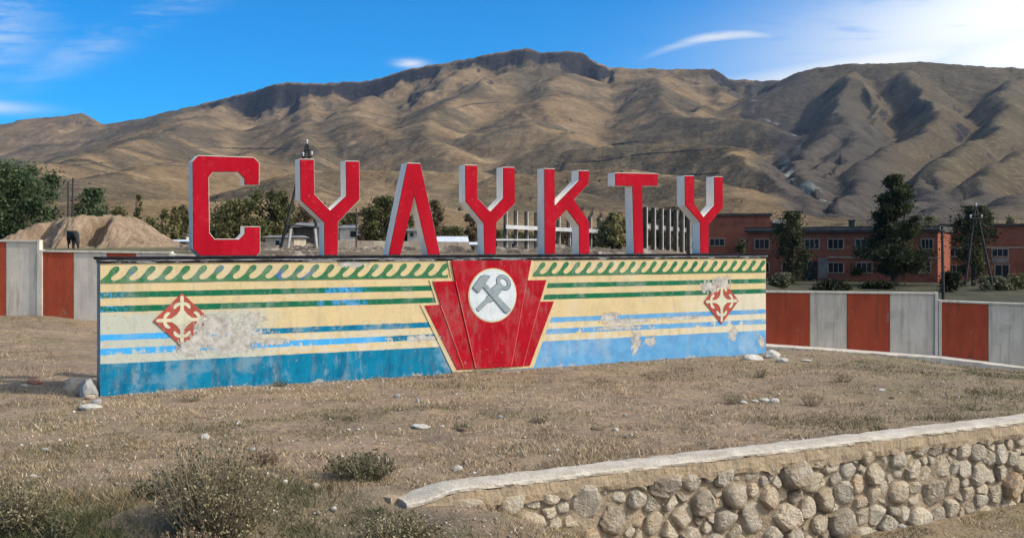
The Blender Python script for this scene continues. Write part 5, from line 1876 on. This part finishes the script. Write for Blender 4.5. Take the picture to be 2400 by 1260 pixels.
# ------------------------------------------------------------------ the cow on the mound
import bmesh as _bm


# skin layers are created by bmesh
def cow2():
    x, y, _ = at(172, 578, 82.5)
    zg = gzf(x, y)
    t = thing('cow', 'black cow grazing with its head down on the earth mound', 'cow', (x, y, zg), R(-52))
    V = [(-.55, 0, 1.08), (-.15, 0, 1.05), (.30, 0, 1.02), (.62, 0, 1.08), (.92, 0, .86), (1.12, 0, .52), (1.26, 0, .24), (1.32, 0, .10),
         (-.60, .20, .98), (-.52, .22, .62), (-.64, .22, .36), (-.60, .22, .02), (-.60, -.20, .98), (-.46, -.22, .62), (-.58, -.22, .36), (-.54, -.22, .02),
         (.50, .19, .86), (.50, .20, .44), (.50, .20, .02), (.50, -.19, .86), (.58, -.20, .44), (.58, -.20, .02),
         (-.78, 0, 1.10), (-.84, 0, .75), (-.84, 0, .38), (1.06, .17, .64), (1.06, -.17, .64)]
    E = [(0, 1), (1, 2), (2, 3), (3, 4), (4, 5), (5, 6), (6, 7), (0, 8), (8, 9), (9, 10), (10, 11), (0, 12), (12, 13), (13, 14), (14, 15),
         (2, 16), (16, 17), (17, 18), (2, 19), (19, 20), (20, 21), (0, 22), (22, 23), (23, 24), (5, 25), (5, 26)]
    Rd = [.30, .36, .36, .30, .19, .145, .10, .085, .19, .13, .07, .05, .19, .13, .07, .05, .15, .08, .055, .15, .08, .055, .05, .03, .045, .035, .035]
    bm = _bm.new()
    lay = bm.verts.layers.skin.verify()
    vs = []
    for p, r in zip(V, Rd):
        v = bm.verts.new(p); v[lay].radius = (r, r); vs.append(v)
    vs[1][lay].use_root = True
    for a, c in E: bm.edges.new((vs[a], vs[c]))
    me = bpy.data.meshes.new('body')
    bm.to_mesh(me); bm.free()
    o = bpy.data.objects.new('body', me)
    COL.objects.link(o); o.parent = t
    o.modifiers.new('skin', 'SKIN')
    s = o.modifiers.new('smooth', 'SUBSURF'); s.levels = s.render_levels = 1
    me.materials.append(simple('black hide', (.018, .016, .015, 1), (.030, .027, .024, 1), 3, bump=0))


cow2()


# ------------------------------------------------------------------ loose rocks
def rock(label, px, py, w, kind='pale', seed=0, flat=.6, long=1.0, rot=0.0, group=None, name='rock', sink=.25, at_z=None):
    rng = random.Random(seed)
    D = CAMZ * 2500 / (py - PY0)
    for _ in range(6):
        x = (px - PX0) / 2500 * D
        D = (CAMZ - gzf(x, D)) * 2500 / (py - PY0)
    x = (px - PX0) / 2500 * D
    r = w / 2500 * D / 2
    bm = _bm.new()
    _bm.ops.create_icosphere(bm, subdivisions=2, radius=1)
    ph = [(Vector((rng.gauss(0, 1), rng.gauss(0, 1), rng.gauss(0, 1))).normalized(), rng.uniform(.68, .98)) for _ in range(11)]
    for v in bm.verts:
        n = v.co.normalized()
        k = 1.0
        for a, c in ph:                      # cut by random planes: faceted stone
            dd = n.dot(a)
            if dd > 0: k = min(k, c / dd)
        v.co = n * k * (1 + rng.uniform(-.04, .04))
        v.co.x *= r * long; v.co.y *= r; v.co.z *= r * flat
    me = bpy.data.meshes.new(name)
    bm.to_mesh(me); bm.free()
    me.materials.append(M_ROCK[kind])
    o = bpy.data.objects.new(name, me)
    COL.objects.link(o)
    o.location = (x, D, (gzf(x, D) if at_z is None else at_z) + r * flat * (1 - sink * 2) * .6)
    o.rotation_euler = (rng.uniform(-.15, .15), rng.uniform(-.15, .15), rot)
    tag(o, label, 'rock' if name == 'rock' else name.replace('_', ' '), group)
    return o


M_ROCK = {
    'pale': simple('pale limestone', (.52, .485, .43, 1), (.40, .36, .30, 1), 9, bump=.6, bdist=.02),
    'tan': simple('tan field stone', (.46, .37, .27, 1), (.37, .29, .205, 1), 9, bump=.6, bdist=.02),
    'grey': simple('grey field stone', (.34, .32, .29, 1), (.24, .225, .20, 1), 9, bump=.6, bdist=.02),
    'brown': simple('brown earth clod', (.20, .14, .09, 1), (.14, .095, .06, 1), 12, bump=.9, bdist=.02),
    'brickred': simple('broken brick', (.36, .16, .095, 1), (.27, .12, .07, 1), 9, bump=.6, bdist=.02),
}
ROCKS = [
    ('round white stone alone on the terrace before the coping', 1073, 1102, 24, 'pale', .8, 1.1),
    ('tan cobble beside the grey-green shrub', 741, 1144, 24, 'tan', .9, 1.0),
    ('small pale stone below the tan cobble near the shrub', 782, 1177, 17, 'pale', .8, 1.0),
    ('white pebble-like stone in line with the emblem right edge', 1443, 1008, 15, 'pale', .8, 1.0),
    ('grey stone left of the dry brown weed tuft', 1172, 979, 14, 'grey', .8, 1.0),
    ('flat pale slab of stone on the terrace below the emblem left edge', 988, 1000, 40, 'pale', .28, 1.3),
    ('tiny white stone just right of the flat pale slab', 1036, 1000, 13, 'pale', .7, 1.0),
    ('left of a pair of tiny white stones below the deep blue paint', 817, 1008, 11, 'pale', .7, 1.0),
    ('right of a pair of tiny white stones below the deep blue paint', 839, 1007, 11, 'pale', .6, 1.2),
    ('small white stone in the middle of the terrace, nearest the coping bend', 1157, 1050, 13, 'pale', .7, 1.0),
    ('small grey-white stone midway between the coping and the emblem', 1306, 1059, 16, 'pale', .8, 1.0),
    ('small grey stone right of the dry brown weed tuft', 1465, 975, 12, 'grey', .8, 1.0),
    ('brown clod below the emblem', 1086, 1010, 30, 'brown', .5, 1.3),
    ('brown clod left of the white stone by the emblem right edge', 1402, 1006, 26, 'brown', .4, 1.5),
    ('grey stone standing below the emblem bottom left corner', 931, 930, 17, 'grey', .7, 1.2),
    ('upright grey stone right of the one below the emblem corner', 979, 942, 12, 'grey', 1.3, .8),
    ('dark stone in the grass left of the big dry shrub', 104, 1056, 18, 'grey', .7, 1.1),
    ('white stone near the corner shrub', 78, 1117, 18, 'pale', .6, 1.1),
    ('pale squarish stone behind the top of the big dry shrub', 481, 1024, 24, 'pale', .8, 1.0),
    ('grey stone right of the big dry shrub top', 592, 1056, 20, 'grey', .7, 1.0),
    ('small pale stone right of the big dry shrub', 668, 1131, 16, 'pale', .8, 1.0),
    ('small white stone on the grass between the fence and the coping', 2066, 915, 14, 'pale', .6, 1.3),
    ('dark clod below the small white stone by the fence', 2090, 934, 16, 'brown', .6, 1.0),
    ('flat stone near the foot of the striped fence', 1889, 846, 18, 'pale', .4, 1.5),
    ('broken red brick left of the wall end', 84, 897, 34, 'brickred', .4, 1.5),
    ('white stone beside the broken red brick', 56, 904, 16, 'pale', .5, 1.2),
    ('dark clod on the terrace before the coping', 1670, 1053, 18, 'brown', .6, 1.2),
    ('white stone lying on the lower ground below the rubble wall', 2112, 1233, 20, 'pale', .5, 1.3),
    ('small brown clod before the middle of the terrace', 884, 1054, 14, 'brown', .7, 1.0),
    # rocks at the two ends of the painted wall
    ('bright slanted white stone at the left end of the painted wall', 212, 957, 44, 'pale', .42, 1.3),
    ('dark pitted stone touching the corner of the painted wall', 226, 946, 26, 'grey', .9, 1.0),
    ('broken grey concrete lump against the left end of the painted wall', 208, 928, 60, 'grey', 1.1, .9),
    ('big tan rock behind the grey lump at the left wall end', 184, 918, 78, 'tan', .85, 1.0),
    ('small chipped block under the concrete lump', 212, 934, 24, 'tan', .7, 1.3),
    ('white boulder at the right wall corner, nearest the wall', 1764, 843, 42, 'pale', .5, 1.3),
    ('pale angular boulder behind the two at the right wall corner', 1808, 838, 44, 'pale', .7, 1.0),
    ('low boulder rightmost at the corner of the painted wall', 1832, 848, 30, 'pale', .55, 1.2),
    ('first of the white stones in a line on the terrace right side', 1742, 945, 18, 'pale', .7, 1.0),
    ('angular white stone in the rubble line beside the straw-coloured weed', 1790, 940, 24, 'pale', .6, 1.2),
    ('last white stone of the rubble line before the V-shaped weed', 1815, 942, 26, 'pale', .6, 1.2),
    ('flat white stone in the middle of the rubble line', 1768, 941, 16, 'pale', .5, 1.3),
]
for i, (lab, px, py, w, k, fl_, lo) in enumerate(ROCKS):
    rock(lab, px, py, w, k, 200 + i, fl_, lo, random.uniform(-.5, .5))

# ------------------------------------------------------------------ grass and pebbles: uncountable
def scatter(n, y0, y1, dens_pow=1.4):
    t = RNG.uniform(0, 1, n)
    D = (y0 ** (1 - dens_pow) + t * (y1 ** (1 - dens_pow) - y0 ** (1 - dens_pow))) ** (1 / (1 - dens_pow))
    u = RNG.uniform(-.56, .56, n)
    return u * D, D


def allowed(x, y):
    q = -((x - TERR.a[0]) * TERR.n[0] + (y - TERR.a[1]) * TERR.n[1])
    r = (x - TERR.a[0]) * TERR.d[0] + (y - TERR.a[1]) * TERR.d[1]
    bad = (r > -.1) & (q > -.40) & (q < .10)
    uu = (x - WALL.a[0]) * WALL.d[0] + (y - WALL.a[1]) * WALL.d[1]
    ww = (x - WALL.a[0]) * WALL.n[0] + (y - WALL.a[1]) * WALL.n[1]
    bad |= (uu > -.02) & (uu < L) & (ww > -.01) & (ww < 9)
    bad |= (y > 26.4) | ((x > 5) & (y > 25.2 - .4 * np.maximum(x - 10, 0) * 1.2))
    return ~bad


def grass():
    n = 420000
    x, y = scatter(n, 7.4, 27, 1.9)
    k = allowed(x, y)
    clump = 1.15 * fbm(x * 1.6, y * 1.6, 4, 55) + .8 * fbm(x * .5, y * .5, 2, 66) + .5 * fbm(x * 6, y * 6, 2, 77)
    low = ss(11.0, 8.3, y) * ss(1.0, -2.5, x)
    k &= RNG.uniform(-.75, .55, n) < clump + .25 * low
    x, y, clump, low = x[k], y[k], clump[k], low[k]
    bare = fbm(x * .9 + 5, y * .9, 3, 123) > .22
    k = ~(bare & (RNG.uniform(0, 1, len(x)) < .85))
    x, y, clump, low = x[k], y[k], clump[k], low[k]
    n = len(x)
    z = gz(x, y)
    h = RNG.uniform(.012, .042, n) * (1 + .9 * np.clip(clump, 0, 1)) * (1 + 1.0 * low)
    tall = RNG.uniform(0, 1, n) < .015
    h = np.where(tall, h * 2.4, h)
    an = RNG.uniform(0, 2 * np.pi, n); w = RNG.uniform(.0022, .0052, n) * (y / 10) ** .5
    le = RNG.uniform(.3, 1.5, n) * h; la = RNG.uniform(0, 2 * np.pi, n)
    V = np.zeros((n, 3, 3))
    V[:, 0] = np.stack([x - np.cos(an) * w, y - np.sin(an) * w, z - .004], -1)
    V[:, 1] = np.stack([x + np.cos(an) * w, y + np.sin(an) * w, z - .004], -1)
    V[:, 2] = np.stack([x + np.cos(la) * le, y + np.sin(la) * le, z + h], -1)
    m, nb, b = new_mat('dry grass blades')
    a = nb.node('ShaderNodeAttribute', attribute_name='tint')
    nb.put(b.inputs['Base Color'], nb.ramp(a.outputs['Fac'], [(0.0, (.060, .068, .026, 1)), (.28, (.135, .122, .056, 1)), (.5, (.265, .190, .110, 1)), (.8, (.46, .335, .205, 1)), (1.0, (.66, .53, .37, 1))]))
    b.inputs['Roughness'].default_value = .9
    green = ss(-.05, .45, fbm(x * .35, y * .35, 3, 88) + .35 * ss(3, 8, x) + .45 * low)
    bald = ss(.02, .4, fbm(x * .75, y * .75, 3, 99))
    tint = np.clip(RNG.normal(.64, .22, n) - .36 * green - .16 * bald - .34 * low, 0, 1)
    tag(array_mesh('grass', V.reshape(-1, 3), np.arange(n * 3).reshape(n, 3), m, False, None, np.repeat(tint, 3)), kind='stuff')
    print('blades', n)


def pebbles():
    n = 5200
    x, y = scatter(n, 7.5, 25, 1.7)
    k = allowed(x, y)
    x, y = x[k], y[k]
    # extra chips at the foot of the wall and of the stone wall
    uu = RNG.uniform(.1, L - .1, 1500); ww = -np.abs(RNG.normal(0, .28, 1500)) - .03
    kk = RNG.uniform(0, 1, 1500) < np.where(uu < 4.5, 1.0, .35)
    uu, ww = uu[kk], ww[kk]
    x = np.concatenate([x, WALL.a[0] + WALL.d[0] * uu + WALL.n[0] * ww]); y = np.concatenate([y, WALL.a[1] + WALL.d[1] * uu + WALL.n[1] * ww])
    n = len(x)
    z = gz(x, y)
    s = np.clip(RNG.lognormal(-4.65, .55, n), .004, .032)
    base = np.array([(1, 0, 0), (-1, 0, 0), (0, 1, 0), (0, -1, 0), (0, 0, 1), (0, 0, -1)], float)
    fc = np.array([(0, 2, 4), (2, 1, 4), (1, 3, 4), (3, 0, 4), (2, 0, 5), (1, 2, 5), (3, 1, 5), (0, 3, 5)])
    V = base[None] * s[:, None, None] * RNG.uniform(.6, 1.25, (n, 6, 1)) * np.array([1, 1, .65])
    an = RNG.uniform(0, 2 * np.pi, n)
    c, si = np.cos(an)[:, None], np.sin(an)[:, None]
    vx = V[..., 0] * c - V[..., 1] * si; vy = V[..., 0] * si + V[..., 1] * c
    V = np.stack([vx + x[:, None], vy + y[:, None], V[..., 2] + (z + s * .25)[:, None]], -1)
    Fc = (fc[None] + (np.arange(n) * 6)[:, None, None]).reshape(-1, 3)
    m, nb, b = new_mat('loose pebbles')
    a = nb.node('ShaderNodeAttribute', attribute_name='tint')
    nb.put(b.inputs['Base Color'], nb.ramp(a.outputs['Fac'], [(0, (.14, .11, .085, 1)), (.4, (.28, .235, .18, 1)), (.8, (.46, .41, .34, 1)), (1, (.64, .60, .53, 1))]))
    tag(array_mesh('pebbles', V.reshape(-1, 3), Fc, m, False, None, np.repeat(np.clip(RNG.normal(.5, .28, n), 0, 1), 6)), kind='stuff')


def rubble():
    """broken bits lying about the yards beyond the wall"""
    n = 520
    y = RNG.uniform(62, 112, n); x = RNG.uniform(-.33, .13, n) * y
    z = gz(x, y); sz = RNG.lognormal(-1.5, .5, n)
    mb = MB()
    for a, b_, c, e in zip(x, y, z, sz):
        w = e * random.uniform(.6, 2.2); h = e * random.uniform(.4, 1.2)
        mb.poly([(a - w, b_ - e, c - .1), (a + w, b_ - e * .8, c - .1), (a + w * .9, b_ + e, c - .1), (a - w * .8, b_ + e, c - .1), (a - w * .3, b_, c + h), (a + w * .5, b_ + e * .2, c + h * .8)],
                [(0, 1, 5, 4), (1, 2, 5), (2, 3, 4, 5), (3, 0, 4)])
    m, nb, b = new_mat('yard rubble')
    nb.put(b.inputs['Base Color'], nb.ramp(nb.noise(nb.pos(), .9, 4, .7), [(.35, (.045, .036, .028, 1)), (.52, (.125, .098, .072, 1)), (.68, (.34, .285, .22, 1))]))
    tag(mb.build('rubble', m), kind='stuff')


grass()
pebbles()
rubble()

# ------------------------------------------------------------------ air: a thin haze over the whole valley
hz = MB().box(-7000, 7000, -100, 9000, -40, 1000).build('haze', None)
tag(hz, kind='stuff')
hm_ = bpy.data.materials.new('thin mountain haze')
hm_.use_nodes = True
hm_.node_tree.nodes.clear()
_pv = hm_.node_tree.nodes.new('ShaderNodeVolumePrincipled')
_ov = hm_.node_tree.nodes.new('ShaderNodeOutputMaterial')
hm_.node_tree.links.new(_pv.outputs[0], _ov.inputs['Volume'])
_pv.inputs['Color'].default_value = (.62, .76, 1.0, 1)
_pv.inputs['Density'].default_value = 2.2e-5
_pv.inputs['Anisotropy'].default_value = 0.3
hz.data.materials.append(hm_)
